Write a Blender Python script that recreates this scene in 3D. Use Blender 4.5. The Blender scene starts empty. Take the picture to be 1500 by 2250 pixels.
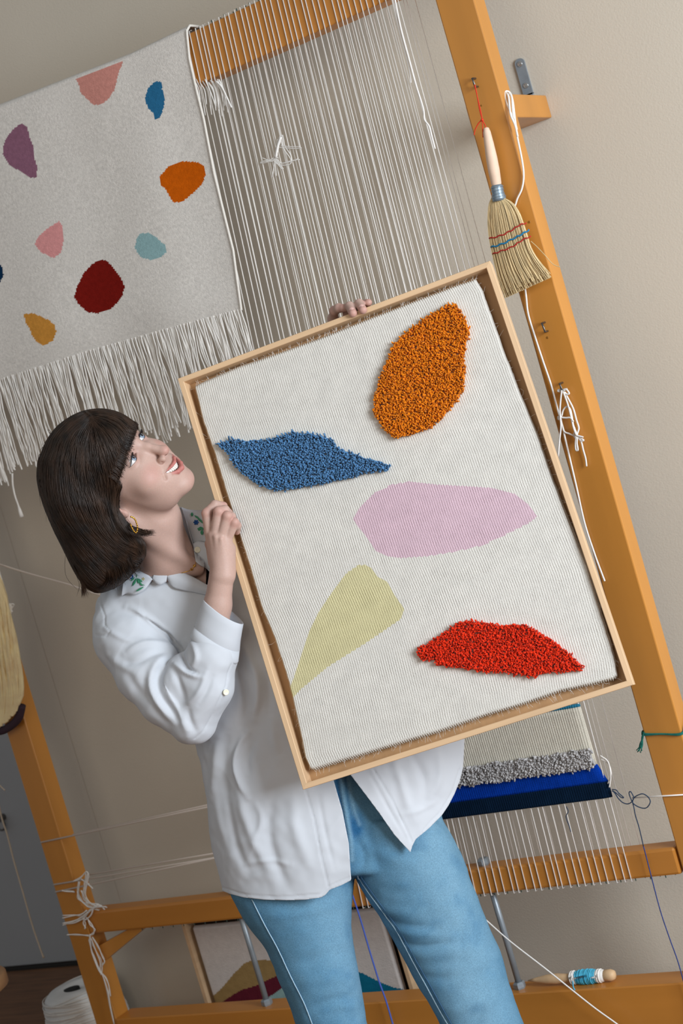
import bpy, bmesh, math, random
import numpy as np
from mathutils import Matrix, Vector

# ------------------------------------------------------------------ camera
YAW, PITCH, ROLL, FPX = math.radians(-32.4), math.radians(-3.15), math.radians(-16.3), 3700.0
CAM = np.array([0.0, 0.0, 1.55])
def _axes():
    cy, sy = math.cos(YAW), math.sin(YAW)
    f0 = np.array([sy, cy, 0.]); r0 = np.array([cy, -sy, 0.]); u0 = np.array([0, 0, 1.])
    cp, sp = math.cos(PITCH), math.sin(PITCH)
    f = f0 * cp + u0 * sp; u = u0 * cp - f0 * sp
    cr, sr = math.cos(ROLL), math.sin(ROLL)
    return r0 * cr + u * sr, u * cr - r0 * sr, f
RT, UP, FW = _axes()
VB = np.array([RT, UP, -FW])             # rows: view axes in world space
SC = bpy.context.scene
cam_d = bpy.data.cameras.new('camera'); cam_o = bpy.data.objects.new('camera', cam_d)
SC.collection.objects.link(cam_o); SC.camera = cam_o
cam_d.sensor_fit = 'VERTICAL'; cam_d.sensor_height = 36; cam_d.sensor_width = 24
cam_d.lens = FPX * 36 / 2250
cam_o.matrix_world = Matrix([[VB[0][i], VB[1][i], VB[2][i], CAM[i]] for i in range(3)] + [[0, 0, 0, 1]])
cam_d.dof.use_dof = True; cam_d.dof.focus_distance = 3.17; cam_d.dof.aperture_fstop = 7.0
cam_d.clip_start = .05

# ------------------------------------------------------------------ light
w = bpy.data.worlds.new('world'); SC.world = w; w.use_nodes = True
w.node_tree.nodes['Background'].inputs[0].default_value = (0.90, 0.95, 1.0, 1)
w.node_tree.nodes['Background'].inputs[1].default_value = 0.24
def area(name, loc, target, sx, sy, power, col):
    d = bpy.data.lights.new(name, 'AREA'); d.shape = 'RECTANGLE'; d.size = sx; d.size_y = sy
    d.energy = power; d.color = col
    o = bpy.data.objects.new(name, d); SC.collection.objects.link(o)
    o.location = loc
    o.rotation_euler = (Vector(target) - Vector(loc)).to_track_quat('-Z', 'Y').to_euler()
    return o
# the tall window in the right hand wall, and an added warm fill, no real window, behind the photographer
area('window_light', (2.3, 1.5, 1.85), (-1.9, 2.9, 1.15), 1.8, 1.9, 222, (0.90, 0.98, 1.06))
area('fill_light', (-0.7, -1.2, 2.5), (-1.8, 3.0, 1.2), 2.2, 1.6, 34, (1.0, 0.90, 0.76))
SC.view_settings.view_transform = 'Standard'; SC.view_settings.look = 'None'
SC.view_settings.gamma = 1.0; SC.view_settings.exposure = 0.0
try: SC.view_settings.use_curve_mapping = False
except Exception: pass
SC.cycles.max_bounces = 6; SC.cycles.diffuse_bounces = 4

# ------------------------------------------------------------------ helpers
def atD(x, y, D):                        # point seen at photo position (x, y), D metres along the camera axis
    return CAM + (FW + RT * (x - 750) / FPX - UP * (y - 1125) / FPX) * D
def atY(x, y, Y):                        # ... on the upright plane at world Y
    d = FW + RT * (x - 750) / FPX - UP * (y - 1125) / FPX
    return CAM + d * (Y - CAM[1]) / d[1]
def view(x, y, z):                       # same, in camera axes (z negative in front)
    return np.array([(x - 750) / FPX * -z, -(y - 1125) / FPX * -z, z])
def v2w(v): return CAM + np.asarray(v) @ VB
def w2v(p): return (np.asarray(p) - CAM) @ VB.T
def pix(v):                              # view coords -> photo position
    v = np.asarray(v); return np.stack([750 + FPX * v[..., 0] / -v[..., 2], 1125 - FPX * v[..., 1] / -v[..., 2]], -1)
def lin(c):
    c = np.array(c, float) / 255.0
    return tuple(np.where(c <= .04045, c / 12.92, ((c + .055) / 1.055) ** 2.4)) + (1.0,)
COL = SC.collection
def tag(o, label=None, cat=None, group=None, kind=None):
    if label: o['label'] = label
    if cat: o['category'] = cat
    if group: o['group'] = group
    if kind: o['kind'] = kind
    return o
def empty(name, loc, mw=None):
    o = bpy.data.objects.new(name, None); COL.objects.link(o); o.empty_display_size = .05
    if mw is not None: o.matrix_world = mw
    else: o.location = tuple(loc)
    bpy.context.view_layer.update()
    return o
def world_of(o):
    return (world_of(o.parent) @ o.matrix_basis) if o.parent else o.matrix_basis.copy()
def mesh(name, V, F, mat, parent=None, origin=None, smooth=False, local=False, attr=None):
    """V in world space (or in the parent's space when local)."""
    V = np.asarray(V, float)
    m = bpy.data.meshes.new(name)
    o = bpy.data.objects.new(name, m)
    if parent is not None and not local:
        R0 = np.array(world_of(parent).inverted()); V = V @ R0[:3, :3].T + R0[:3, 3]
    if parent is None:
        if origin is None: origin = np.array([V[:, 0].mean(), V[:, 1].mean(), V[:, 2].min()])
        V = V - np.asarray(origin); o.location = tuple(origin)
    if isinstance(F, np.ndarray) and F.ndim == 2:
        n, k = F.shape
        m.vertices.add(len(V)); m.vertices.foreach_set('co', V.ravel())
        m.loops.add(n * k); m.loops.foreach_set('vertex_index', F.astype(np.int32).ravel())
        m.polygons.add(n); m.polygons.foreach_set('loop_start', np.arange(0, n * k, k, dtype=np.int32))
        m.polygons.foreach_set('loop_total', np.full(n, k, np.int32))
        m.update(calc_edges=True); m.validate()
    else:
        m.from_pydata([tuple(v) for v in V], [], [tuple(int(i) for i in f) for f in F]); m.update()
    if smooth: m.polygons.foreach_set('use_smooth', np.ones(len(m.polygons), bool))
    if mat: m.materials.append(mat)
    if attr is not None:
        a = m.color_attributes.new('Col', 'FLOAT_COLOR', 'POINT')
        a.data.foreach_set('color', np.asarray(attr, np.float32).ravel())
    COL.objects.link(o)
    if parent is not None: o.parent = parent
    return o
def merge(parts):
    V, F, n = [], [], 0
    for v, f in parts:
        V.append(np.asarray(v)); F += [tuple(i + n for i in q) for q in f] if not isinstance(f, np.ndarray) else (f + n).tolist(); n += len(v)
    return np.concatenate(V), F
def box(lo, hi, bev=0.0):
    """box with chamfered edges"""
    bm = bmesh.new(); bmesh.ops.create_cube(bm, size=1)
    lo, hi = np.minimum(lo, hi), np.maximum(lo, hi); c, s = (lo + hi) / 2, hi - lo
    for v in bm.verts: v.co = Vector(tuple(np.array(v.co) * s + c))
    if bev: bmesh.ops.bevel(bm, geom=bm.edges[:], offset=bev, segments=2, profile=.5, affect='EDGES')
    V = np.array([v.co[:] for v in bm.verts]); bm.verts.index_update()
    F = [tuple(v.index for v in f.verts) for f in bm.faces]; bm.free()
    return V, F
def spline(P, n):
    P = np.asarray(P, float)
    if len(P) < 3:
        t = np.linspace(0, 1, n)[:, None]; return P[0] * (1 - t) + P[-1] * t
    Q = np.vstack([2 * P[0] - P[1], P, 2 * P[-1] - P[-2]]); L = len(P) - 1
    u = np.linspace(0, L - 1e-6, n); i = u.astype(int); t = (u - i)[:, None]
    a, b, c, d = Q[i], Q[i + 1], Q[i + 2], Q[i + 3]
    return .5 * (2 * b + (c - a) * t + (2 * a - 5 * b + 4 * c - d) * t ** 2 + (3 * b - a - 3 * c + d) * t ** 3)
def tube(P, r, sides=6, cap=True):
    P = np.asarray(P, float); n = len(P); r = np.broadcast_to(np.asarray(r, float), (n,))
    T = np.gradient(P, axis=0); T /= np.linalg.norm(T, axis=1)[:, None] + 1e-12
    ref = np.array([.13, .31, .94]) if abs(T[:, 2]).mean() < .8 else np.array([.94, .13, .31])
    A = np.cross(T, ref); A /= np.linalg.norm(A, axis=1)[:, None] + 1e-12; B = np.cross(T, A)
    a = np.linspace(0, 2 * math.pi, sides, endpoint=False)
    V = P[:, None] + r[:, None, None] * (A[:, None] * np.cos(a)[None, :, None] + B[:, None] * np.sin(a)[None, :, None])
    V = V.reshape(-1, 3); i = np.arange(n - 1)[:, None] * sides; j = np.arange(sides)[None]; k = (j + 1) % sides
    F = np.stack([i + j, i + k, i + k + sides, i + j + sides], -1).reshape(-1, 4)
    if sides == 3 or not cap: return V, F
    F = F.tolist(); F.append(list(range(sides))[::-1]); F.append([(n - 1) * sides + q for q in range(sides)])
    return V, F
def tubes(name, paths, r, mat, parent=None, sides=3, **k):
    Vs, Fs, n = [], [], 0
    for i, P in enumerate(paths):
        v, f = tube(P, r[i] if isinstance(r, list) else r, sides, cap=False)
        Vs.append(v); Fs.append(np.asarray(f) + n); n += len(v)
    return mesh(name, np.concatenate(Vs), np.concatenate(Fs), mat, parent, smooth=True, **k)
def lathe(prof, base, axis, seg=20):
    """prof: (distance along axis, radius)"""
    base = np.asarray(base, float); ax = np.asarray(axis, float); ax = ax / np.linalg.norm(ax)
    a = np.cross(ax, [0.3, .9, .2]); a /= np.linalg.norm(a); b = np.cross(ax, a)
    th = np.linspace(0, 2 * math.pi, seg, endpoint=False)
    V = np.concatenate([base + ax * h + r * (np.cos(th)[:, None] * a + np.sin(th)[:, None] * b) for h, r in prof])
    F = []
    for i in range(len(prof) - 1):
        for j in range(seg):
            k = (j + 1) % seg; F.append((i * seg + j, i * seg + k, (i + 1) * seg + k, (i + 1) * seg + j))
    F.append(tuple(range(seg))[::-1]); F.append(tuple((len(prof) - 1) * seg + j for j in range(seg)))
    return V, F
def in_poly(x, y, poly):
    x = np.asarray(x); y = np.asarray(y); r = np.zeros(x.shape, bool); n = len(poly)
    for i in range(n):
        x0, y0 = poly[i]; x1, y1 = poly[(i + 1) % n]
        if y0 == y1: continue
        c = ((y0 > y) != (y1 > y)) & (x < (x1 - x0) * (y - y0) / (y1 - y0) + x0); r ^= c
    return r
def seg_dist(x, y, P):
    d = np.full(np.shape(x), 1e9)
    for (x0, y0), (x1, y1) in zip(P[:-1], P[1:]):
        dx, dy = x1 - x0, y1 - y0; t = np.clip(((x - x0) * dx + (y - y0) * dy) / (dx * dx + dy * dy + 1e-9), 0, 1)
        d = np.minimum(d, np.hypot(x - x0 - t * dx, y - y0 - t * dy))
    return d
def poly_sd(x, y, poly):                 # negative inside
    d = seg_dist(x, y, list(poly) + [poly[0]]); return np.where(in_poly(x, y, poly), -d, d)
def vnoise(p, s, seed=0):
    q = np.asarray(p) / s + 31.7 * seed; i = np.floor(q).astype(np.int64); f = q - i; f = f * f * (3 - 2 * f)
    def h(a):
        n = (a[..., 0] * 374761393 + a[..., 1] * 668265263 + a[..., 2] * 2147483647 + seed * 97) & 0xffffffff
        n = ((n ^ (n >> 13)) * 1274126177) & 0xffffffff
        return ((n ^ (n >> 16)) & 0xffff) / 32767.5 - 1
    r = 0
    for a in (0, 1):
        for b in (0, 1):
            for c in (0, 1):
                w_ = (f[..., 0] if a else 1 - f[..., 0]) * (f[..., 1] if b else 1 - f[..., 1]) * (f[..., 2] if c else 1 - f[..., 2])
                r = r + w_ * h(i + np.array([a, b, c]))
    return r
rng = np.random.default_rng(7)

# ------------------------------------------------------------------ materials
def mat(name, col, rough=.6, var=0.0, vscale=20., bump=0.0, bscale=200., spec=.3, metal=0., sheen=0., sss=0., stretch=(1, 1, 1), col2=None, attr=False, ridges=None, detail=4.):
    m = bpy.data.materials.new(name); m.use_nodes = True; nt = m.node_tree; N = nt.nodes; L = nt.links
    b = N['Principled BSDF']; b.inputs['Roughness'].default_value = rough; b.inputs['Metallic'].default_value = metal
    b.inputs['Specular IOR Level'].default_value = spec
    b.inputs['Base Color'].default_value = lin(col)
    if sheen: b.inputs['Sheen Weight'].default_value = sheen; b.inputs['Sheen Roughness'].default_value = .5
    if sss:
        b.inputs['Subsurface Weight'].default_value = sss; b.inputs['Subsurface Radius'].default_value = (.012, .005, .003); b.inputs['Subsurface Scale'].default_value = 1.0
    tc = N.new('ShaderNodeTexCoord'); mp = N.new('ShaderNodeMapping'); mp.inputs['Scale'].default_value = stretch
    L.new(tc.outputs['Object'], mp.inputs['Vector'])
    src = None
    if attr:
        a = N.new('ShaderNodeAttribute'); a.attribute_name = 'Col'; src = a.outputs['Color']
    if var or col2:
        n = N.new('ShaderNodeTexNoise'); n.inputs['Scale'].default_value = vscale; n.inputs['Detail'].default_value = detail
        L.new(mp.outputs['Vector'], n.inputs['Vector'])
        mr = N.new('ShaderNodeMapRange'); mr.inputs['From Min'].default_value = .3; mr.inputs['From Max'].default_value = .7
        L.new(n.outputs['Fac'], mr.inputs['Value'])
        mx = N.new('ShaderNodeMix'); mx.data_type = 'RGBA'
        L.new(mr.outputs['Result'], mx.inputs['Factor'])
        if attr:
            mr.inputs['To Min'].default_value = 1 - var; mr.inputs['To Max'].default_value = 1 + var
            vm = N.new('ShaderNodeVectorMath'); vm.operation = 'SCALE'; L.new(src, vm.inputs[0]); L.new(mr.outputs['Result'], vm.inputs['Scale']); src = vm.outputs[0]
        else:
            c = np.array(lin(col))[:3]; c2 = np.array(lin(col2))[:3] if col2 else c * (1 + var)
            mx.inputs['A'].default_value = tuple(c * (1 - var)) + (1,); mx.inputs['B'].default_value = tuple(np.clip(c2, 0, 1)) + (1,)
            src = mx.outputs['Result']
    if src is not None: L.new(src, b.inputs['Base Color'])
    nrm = None
    if bump:
        n = N.new('ShaderNodeTexNoise'); n.inputs['Scale'].default_value = bscale; n.inputs['Detail'].default_value = 3
        L.new(mp.outputs['Vector'], n.inputs['Vector'])
        bp = N.new('ShaderNodeBump'); bp.inputs['Strength'].default_value = bump; bp.inputs['Distance'].default_value = .002
        L.new(n.outputs['Fac'], bp.inputs['Height']); nrm = bp.outputs['Normal']
    if ridges:                           # (axis, spacing in metres, strength) fine weave ridges
        for axis, sp_, st in ridges:
            wv = N.new('ShaderNodeTexWave'); wv.bands_direction = axis; wv.inputs['Scale'].default_value = .314 / sp_ / 1.0
            wv.inputs['Distortion'].default_value = 1.2; wv.inputs['Detail'].default_value = 1; wv.inputs['Detail Scale'].default_value = 2
            L.new(tc.outputs['Object'], wv.inputs['Vector'])
            bp = N.new('ShaderNodeBump'); bp.inputs['Strength'].default_value = st; bp.inputs['Distance'].default_value = .001
            L.new(wv.outputs['Fac'], bp.inputs['Height'])
            if nrm is not None: L.new(nrm, bp.inputs['Normal'])
            nrm = bp.outputs['Normal']
    if nrm is not None: L.new(nrm, b.inputs['Normal'])
    return m
M_WALL = mat('wall_paint', (204, 194, 178), .9, .02, 3, .25, 260, spec=.1)
M_DOORP = mat('door_paint', (165, 168, 172), .6, .02, 4)
M_FLOOR = mat('floor_wood', (120, 84, 58), .5, .25, 6, .1, 60, stretch=(1, 8, 1))
M_LOOM = mat('orange_varnished_pine', (196, 132, 56), .34, .10, 9, .06, 90, spec=.7, stretch=(1, 1, .12))
M_LOOMX = mat('orange_varnished_pine_rail', (190, 124, 50), .36, .10, 9, .06, 90, spec=.6, stretch=(.12, 1, 1))
M_OAK = mat('pale_oak', (212, 178, 140), .55, .10, 40, .12, 220, stretch=(1, .08, 1))
M_OAKX = mat('pale_oak_across', (212, 178, 140), .55, .10, 40, .12, 220, stretch=(.08, 1, 1))
M_OAKIN = mat('oak_inner', (176, 138, 98), .6, .12, 40, .1, 220, stretch=(1, .1, 1))
M_BACK = mat('backing_board', (150, 118, 84), .8, .08, 60)
M_STEEL = mat('galvanised_steel', (150, 158, 164), .42, .08, 40, metal=.45)
M_NAIL = mat('nail_steel', (120, 118, 115), .35, metal=.9)
M_COTTON = mat('cotton_warp', (238, 233, 226), .85, .05, 60, spec=.1)
M_CORD = mat('white_cord', (238, 234, 228), .85, .04, 80, .3, 900, spec=.1)
# ------------------------------------------------------------------ the room
YW = 3.50                                 # main wall, right behind the loom
YL = 3.20                                 # front faces of the loom
def plane_box(name, lo, hi, m, label, kind='structure', bev=0):
    V, F = box(np.array(lo, float), np.array(hi, float), bev); o = mesh(name, V, F, m); o['kind'] = kind; o['label'] = label; return o
plane_box('floor', (-7, -2.5, -.04), (3, 5.0, 0), M_FLOOR, 'brown wooden floor')
plane_box('wall_back', (-3.30, YW, 0), (2.2, YW + .12, 3.2), M_WALL, 'plain beige painted wall behind the loom')
plane_box('wall_left', (-3.42, YW + .001, 0), (-3.30, 4.16, 3.2), M_WALL, 'short return of the beige wall by the door')
plane_box('wall_recess', (-7, 4.16, 0), (-3.30, 4.28, 3.2), M_WALL, 'wall around the grey door')
d = plane_box('door_1', (-5.1, 4.115, .012), (-3.43, 4.158, 2.1), M_DOORP, 'flat grey painted door left of the loom', bev=.003)
plane_box('door_gap_strip', (-7, 4.10, 0), (-3.43, 4.114, .010), mat('gap_shade', (40, 38, 36), .7), 'dark strip painted as the shade in the gap under the door')  # solid dark strip, its colour stands in for shade under the door
p = atY(1, 1812, 4.09); V, F = tube([p + np.array([.02 * math.cos(a), 0, .02 * math.sin(a)]) for a in np.linspace(0, 2 * math.pi, 24)], .0035, 6)
V2, F2 = lathe([(0, .012), (.03, .012)], p + np.array([0, .0, .02]), (0, 1, 0)); mesh('door_handle', *merge([(V, F), (V2, F2)]), M_NAIL, d)

# ------------------------------------------------------------------ the loom
XR0, XR1 = -1.466 * 1.0, -1.383           # right post
XL0, XL1 = -3.232, -3.157                 # left post
loom = empty('tapestry_loom', (-2.31, YL, 0)); tag(loom, 'tall orange varnished wooden tapestry loom frame standing against the beige wall', 'loom')
def bar(name, lo, hi, m=M_LOOM, bev=.003, **k):
    V, F = box(np.array(lo, float), np.array(hi, float), bev); return mesh(name, V, F, m, loom, **k)
post = bar('post', (XR0, YL, .0), (XR1, YL + .052, 2.9)); postL = bar('post', (XL0, YL, 0), (XL1, YL + .055, 2.9))
zt1 = atY(424, 191, YL)[2]; zt0 = atY(430, 66, YL)[2]
bar('top_rail', (XL1, YL, zt1), (XR0, YL + .05, zt0), M_LOOMX)
zl1 = atY(1052, 1967, YL)[2]; zl0 = atY(1026, 1913, YL)[2]; xe = atY(1488, 1890, YL)[0]
bar('lower_rail', (XL1, YL, zl1), (xe, YL + .052, zl0), M_LOOMX, bev=.006)
bar('tenon', (xe - .01, YL + .015, zl1 + .012), (XR0 + .002, YL + .045, zl0 - .012), M_LOOMX, bev=.001)
zb = atY(877, 2199, YL)[2]
bar('bottom_beam', (XL1, YL - .002, zb - .12), (-1.2, YL + .066, zb), M_LOOMX)
for x in (-3.30, -1.50):                  # sledge feet under the beam, out of the picture
    bar('foot', (x, YL - .2, 0), (x + .16, YL + .25, zb - .12 - .0), M_LOOM)
# slanting brace between lower rail and left post
a, b_, c = atY(322, 2050, YL + .01), atY(251, 2114, YL + .01), atY(244, 2058, YL + .01)
q = [np.array([XL1, 0, b_[2]]), np.array([a[0], 0, zl1]), np.array([a[0] - .055, 0, zl1]), np.array([XL1, 0, b_[2] + .045])]
V = np.array([[p[0], YL + y, p[2]] for y in (.012, .045) for p in q]); V[2:4, :] = V[2:4, :]
mesh('brace', V, [(0, 1, 2, 3), (7, 6, 5, 4), (0, 4, 5, 1), (1, 5, 6, 2), (2, 6, 7, 3), (3, 7, 4, 0)], M_LOOM, loom)
# tensioning rods with nuts
for (x0, y0, x1, y1, xn, yn) in ((1087, 1972, 1138, 2163, 1063, 1897), (537, 2026, 581, 2198, 500, 1958)):
    t, bt = atY(x0, y0, YL + .028), atY(x1, y1, YL + .028); X = (t[0] + bt[0]) / 2
    V, F = lathe([(0, .0072), (zl0 - zb + .012, .0072)], (X, YL + .028, zb), (0, 0, 1), 14); rod = mesh('tension_rod', V, F, M_STEEL, loom, smooth=True)
    tag(rod, 'galvanised threaded rod')
    for z in (zb, zl0):
        V, F = lathe([(0, .0135), (.004, .0145), (.012, .0145), (.016, .011)], (X, YL + .028, z), (0, 0, 1), 6); mesh('nut', V, F, M_STEEL, rod)
# fixing block to the wall with a steel bracket
ax, azt, azb = atY(1213, 258, YW)[0], atY(1200.5, 208, YW)[2], atY(1213, 258, YW)[2]
blk = bar('wall_spacer_block', (ax - .079, YL + .052, azb), (ax, YW, azt)); tag(blk, 'short orange wooden block reaching to the wall')
br = empty('l_bracket', atY(1170, 205, YW)); tag(br, 'grey galvanised steel bracket screwed to the wall above the block', 'bracket')
p0, p1 = atY(1143, 139, YW), atY(1158, 207, YW); bx = p0[0]; W_ = .0115
out = [(bx - W_, p1[2] - .004)] + [(bx - W_ * math.cos(t), p0[2] + W_ * .9 * math.sin(t)) for t in np.linspace(0, math.pi, 13)] + [(bx + W_, p1[2] - .004)]
zs = [p0[2] - .002, p1[2] + .018]
bm = bmesh.new()
vs = [bm.verts.new((x, YW - .005, z)) for x, z in out]; f = bm.faces.new(vs)
r = bmesh.ops.extrude_face_region(bm, geom=[f]); [v.co.__setitem__(1, YW) for v in r['geom'] if isinstance(v, bmesh.types.BMVert)]
Vb = np.array([v.co[:] for v in bm.verts]); bm.verts.index_update(); Fb = [tuple(v.index for v in f.verts) for f in bm.faces]; bm.free()
mesh('plate', Vb, Fb, M_STEEL, br)
V, F = box(np.array((bx - W_, YW - .075, azt)), np.array((bx + W_, YW, azt + .004)), .001); mesh('plate', V, F, M_STEEL, br)
V, F = box(np.array((bx - W_, YW - .005, azt + .0)), np.array((bx + W_, YW, p1[2])), .001); mesh('plate', V, F, M_STEEL, br)
for z in zs:
    V, F = lathe([(0, .0062), (.0012, .0062), (.0016, .0052), (.0005, .0034), (.0004, .0006)], (bx, YW - .005, z), (0, -1, 0), 18); mesh('screw', V, F, mat('screw_steel', (200, 200, 198), .25, metal=.9), br, smooth=True)
# hooks (bent nails) in the right post, knots in the wood
for i, (x, y, x2, y2) in enumerate(((1037, 172, 1043, 190), (1190, 710, 1197, 729), (1229, 843, 1234, 858))):
    a, b_ = atY(x, y, YL - .016), atY(x2, y2, YL - .016)
    V, F = tube([a + [0, .03, 0], a + [0, .004, 0], a, (a + b_) / 2, b_, b_ + [0, .014, 0]], .0021, 8); mesh('bent_nail', V, F, M_NAIL, loom, smooth=True)
for (x, y, r) in ((1202, 742, .0028), (1057, 232, .0022), (1095, 370, .0026), (1162, 488, .003)):
    V, F = lathe([(0, r), (.0006, r * .8)], atY(x, y, YL) + [0, 0, 0], (0, -1, 0), 10); mesh('wood_knot', V, F, mat('wood_knot', (140, 92, 28), .5), loom)
# warp pins along both rails
par = []
for i in range(86):
    x = -2.98 + i * .0175
    par.append(lathe([(0, .0013), (.008, .0013)], (x, YL + .006 + .012 * (i % 2), zt0 - .001), (0, 0, 1), 5))
    par.append(lathe([(0, .0013), (.006, .0013)], (x, YL + .006 + .012 * (i % 2), zl1 + .001), (0, 0, -1), 5))
tag(mesh('warp_pins', *merge(par), mat('pin_steel', (70, 92, 84), .4, metal=.6), loom), kind='stuff')
# warp threads, front and back layers
TL, TR = atY(424, 70, YL)[0] - .02, atY(876, -10, YL)[0]
BL, BR = atY(797, 1990, YL)[0], atY(1392, 1938, YL)[0]
NW = 39
for layer in range(2):
    for i in range(NW):
        t = (i + .5 * layer) / (NW - 1) + rng.normal(0, .0045)
        x0 = TL + (TR - TL) * t; x1 = BL + (BR - BL) * t; y = (YL - .0015) if layer == 0 else YL + .052
        P = [(x0 + rng.normal(0, .001), y, zt0 + .004), (x0 + (x1 - x0) * .3 + rng.normal(0, .0012), y + .002, 1.75), (x1 * .7 + x0 * .3 + rng.normal(0, .0012), y + .002, 1.1), (x1 + rng.normal(0, .001), y, zl1 - .003)]
        if layer == 0: P = [(P[0][0], y + .01, zt0 + .006)] + P + [(P[-1][0], y + .01, zl1 - .004)]
        V, F = tube(np.array(P), (.0012 if layer == 0 else .0009), 5); mesh('warp_thread', V, F, M_COTTON, loom, smooth=True)
# woven work in progress low on the warp
XwR = [atY(x, y, YL)[0] for x, y in ((1275, 1552), (1299, 1645), (1313, 1683), (1337, 1719), (1346, 1754))]
zw = [atY(x, y, YL)[2] for x, y in ((1275, 1552), (1160, 1663), (1156, 1701), (1160, 1740), (1160, 1775))]
xl = BL - .0
def cloth_rect(name, z0, z1, xr0, xr1, m, yo, th=.009, rib=.0055, label=None, nz=14):
    nx = 420; V = []; xs = np.linspace(0, 1, nx)
    for s in (-1, 1):
        for j in range(nz + 1):
            v = j / nz; z = z0 + (z1 - z0) * v; xr = xr0 + (xr1 - xr0) * v; x = xl + (xr - xl) * xs
            e = np.minimum(np.minimum(xs, 1 - xs) * 40, 1) ** .5
            y = YL + yo + s * th / 2 * e + (-.0007 * np.cos(x * 2 * math.pi / rib) if s < 0 else 0)
            V.append(np.stack([x, y, np.full(nx, z)], -1))
    V = np.concatenate(V); F = []; n = nx; o2 = (nz + 1) * nx
    for j in range(nz):
        for i in range(nx - 1):
            a = j * n + i; F.append((a, a + 1, a + 1 + n, a + n)); F.append((o2 + a, o2 + a + n, o2 + a + 1 + n, o2 + a + 1))
        F.append((j * n + n - 1, o2 + j * n + n - 1, o2 + (j + 1) * n + n - 1, (j + 1) * n + n - 1))
    F += [(i, o2 + i, o2 + i + 1, i + 1) for i in range(nx - 1)] + [(nz * n + i, nz * n + i + 1, o2 + nz * n + i + 1, o2 + nz * n + i) for i in range(nx - 1)]
    o = mesh(name, V, F, m, loomw, smooth=True)
    if label: o['label'] = label
    return o
loomw = empty('unfinished_tapestry', (atY(1160, 1775, YL)[0], YL, zw[4])); tag(loomw, 'unfinished striped tapestry with grey shag, blue and navy bands on the loom warp', 'tapestry')
WV = dict(bump=.3, bscale=700, spec=.05)
cloth_rect('cream_band', zw[0], zw[2], XwR[0], XwR[2], mat('cream_wool', (226, 218, 200), .95, .05, 50, ridges=[('Z', .002, .5)], **WV), 0, label='cream woven band')
cloth_rect('blue_band', zw[2], zw[3], XwR[2], XwR[3], mat('royal_blue_wool', (10, 62, 170), .9, .15, 30, ridges=[('Z', .002, .5)], **WV), 0, label='royal blue band', nz=8)
cloth_rect('navy_band', zw[3], zw[4], XwR[3], XwR[4], mat('navy_wool', (14, 34, 56), .9, .15, 30, ridges=[('Z', .002, .5)], **WV), 0, label='dark navy band', nz=8)
cloth_rect('teal_line', zw[0], zw[0] + .006, XwR[0], XwR[0], mat('teal_wool', (40, 120, 150), .9), 0, label='thin teal top edge', nz=2)
def tufts(name, pts, r, m, parent, dirn, ln, jit=.35, local=False, sides=4):
    """short cut-pile strands, one rounded stub each"""
    n = len(pts); pts = np.asarray(pts); dirn = np.asarray(dirn, float)
    D = dirn + rng.normal(0, jit, (n, 3)); D /= np.linalg.norm(D, axis=1)[:, None]
    A = np.cross(D, rng.normal(0, 1, (n, 3))); A /= np.linalg.norm(A, axis=1)[:, None]; B = np.cross(D, A)
    L_ = ln * (1 + rng.normal(0, .18, n)); R_ = r * (1 + rng.normal(0, .15, n))
    rings = [(0, .7), (.6, 1.05), (.92, .8)]; a = np.arange(sides) * 2 * math.pi / sides; V = []
    for h, k in rings:
        V.append(pts[:, None] + D[:, None] * (L_ * h)[:, None, None] + (R_ * k)[:, None, None] * (A[:, None] * np.cos(a)[None, :, None] + B[:, None] * np.sin(a)[None, :, None]))
    V.append((pts + D * L_[:, None])[:, None]); V = np.concatenate(V, 1); k = V.shape[1]; base = (np.arange(n) * k)[:, None]
    F4 = []; F3 = []
    for ring in range(2):
        for j in range(sides):
            j2 = (j + 1) % sides; q = [ring * sides + j, ring * sides + j2, (ring + 1) * sides + j2, (ring + 1) * sides + j]
            F3 += [[q[0], q[1], q[2]], [q[0], q[2], q[3]]]
    for j in range(sides): F3.append([2 * sides + j, 2 * sides + (j + 1) % sides, 3 * sides])
    F = (base[:, :, None] + np.array(F3)[None]).reshape(-1, 3)
    cv = np.repeat(rng.uniform(.72, 1.15, n), k)
    o = mesh(name, V.reshape(-1, 3), F, m, parent, smooth=True, local=local, attr=np.stack([cv, cv, cv, np.ones_like(cv)], -1)); o['kind'] = 'stuff'
    return o
def tuft_mat(name, c1):
    m = mat(name, c1, .9, 0, 50, .2, 900, spec=.05, sheen=.15); nt = m.node_tree; N = nt.nodes; L = nt.links
    a = N.new('ShaderNodeAttribute'); a.attribute_name = 'Col'; vm = N.new('ShaderNodeVectorMath'); vm.operation = 'MULTIPLY'
    vm.inputs[1].default_value = lin(c1)[:3]; L.new(a.outputs['Color'], vm.inputs[0]); L.new(vm.outputs[0], N['Principled BSDF'].inputs['Base Color']); return m
n = 4600; zz = rng.uniform(zw[2], zw[1] + .0, n); xx = rng.uniform(xl, XwR[2] - .004, n)
tufts('grey_shag_band', np.stack([xx, np.full(n, YL - .006), zz], -1), .0024, tuft_mat('grey_shag', (186, 182, 180)), loomw, (0, -1, -.5), .011, .45)['label'] = 'shaggy grey and white pile band'
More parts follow.
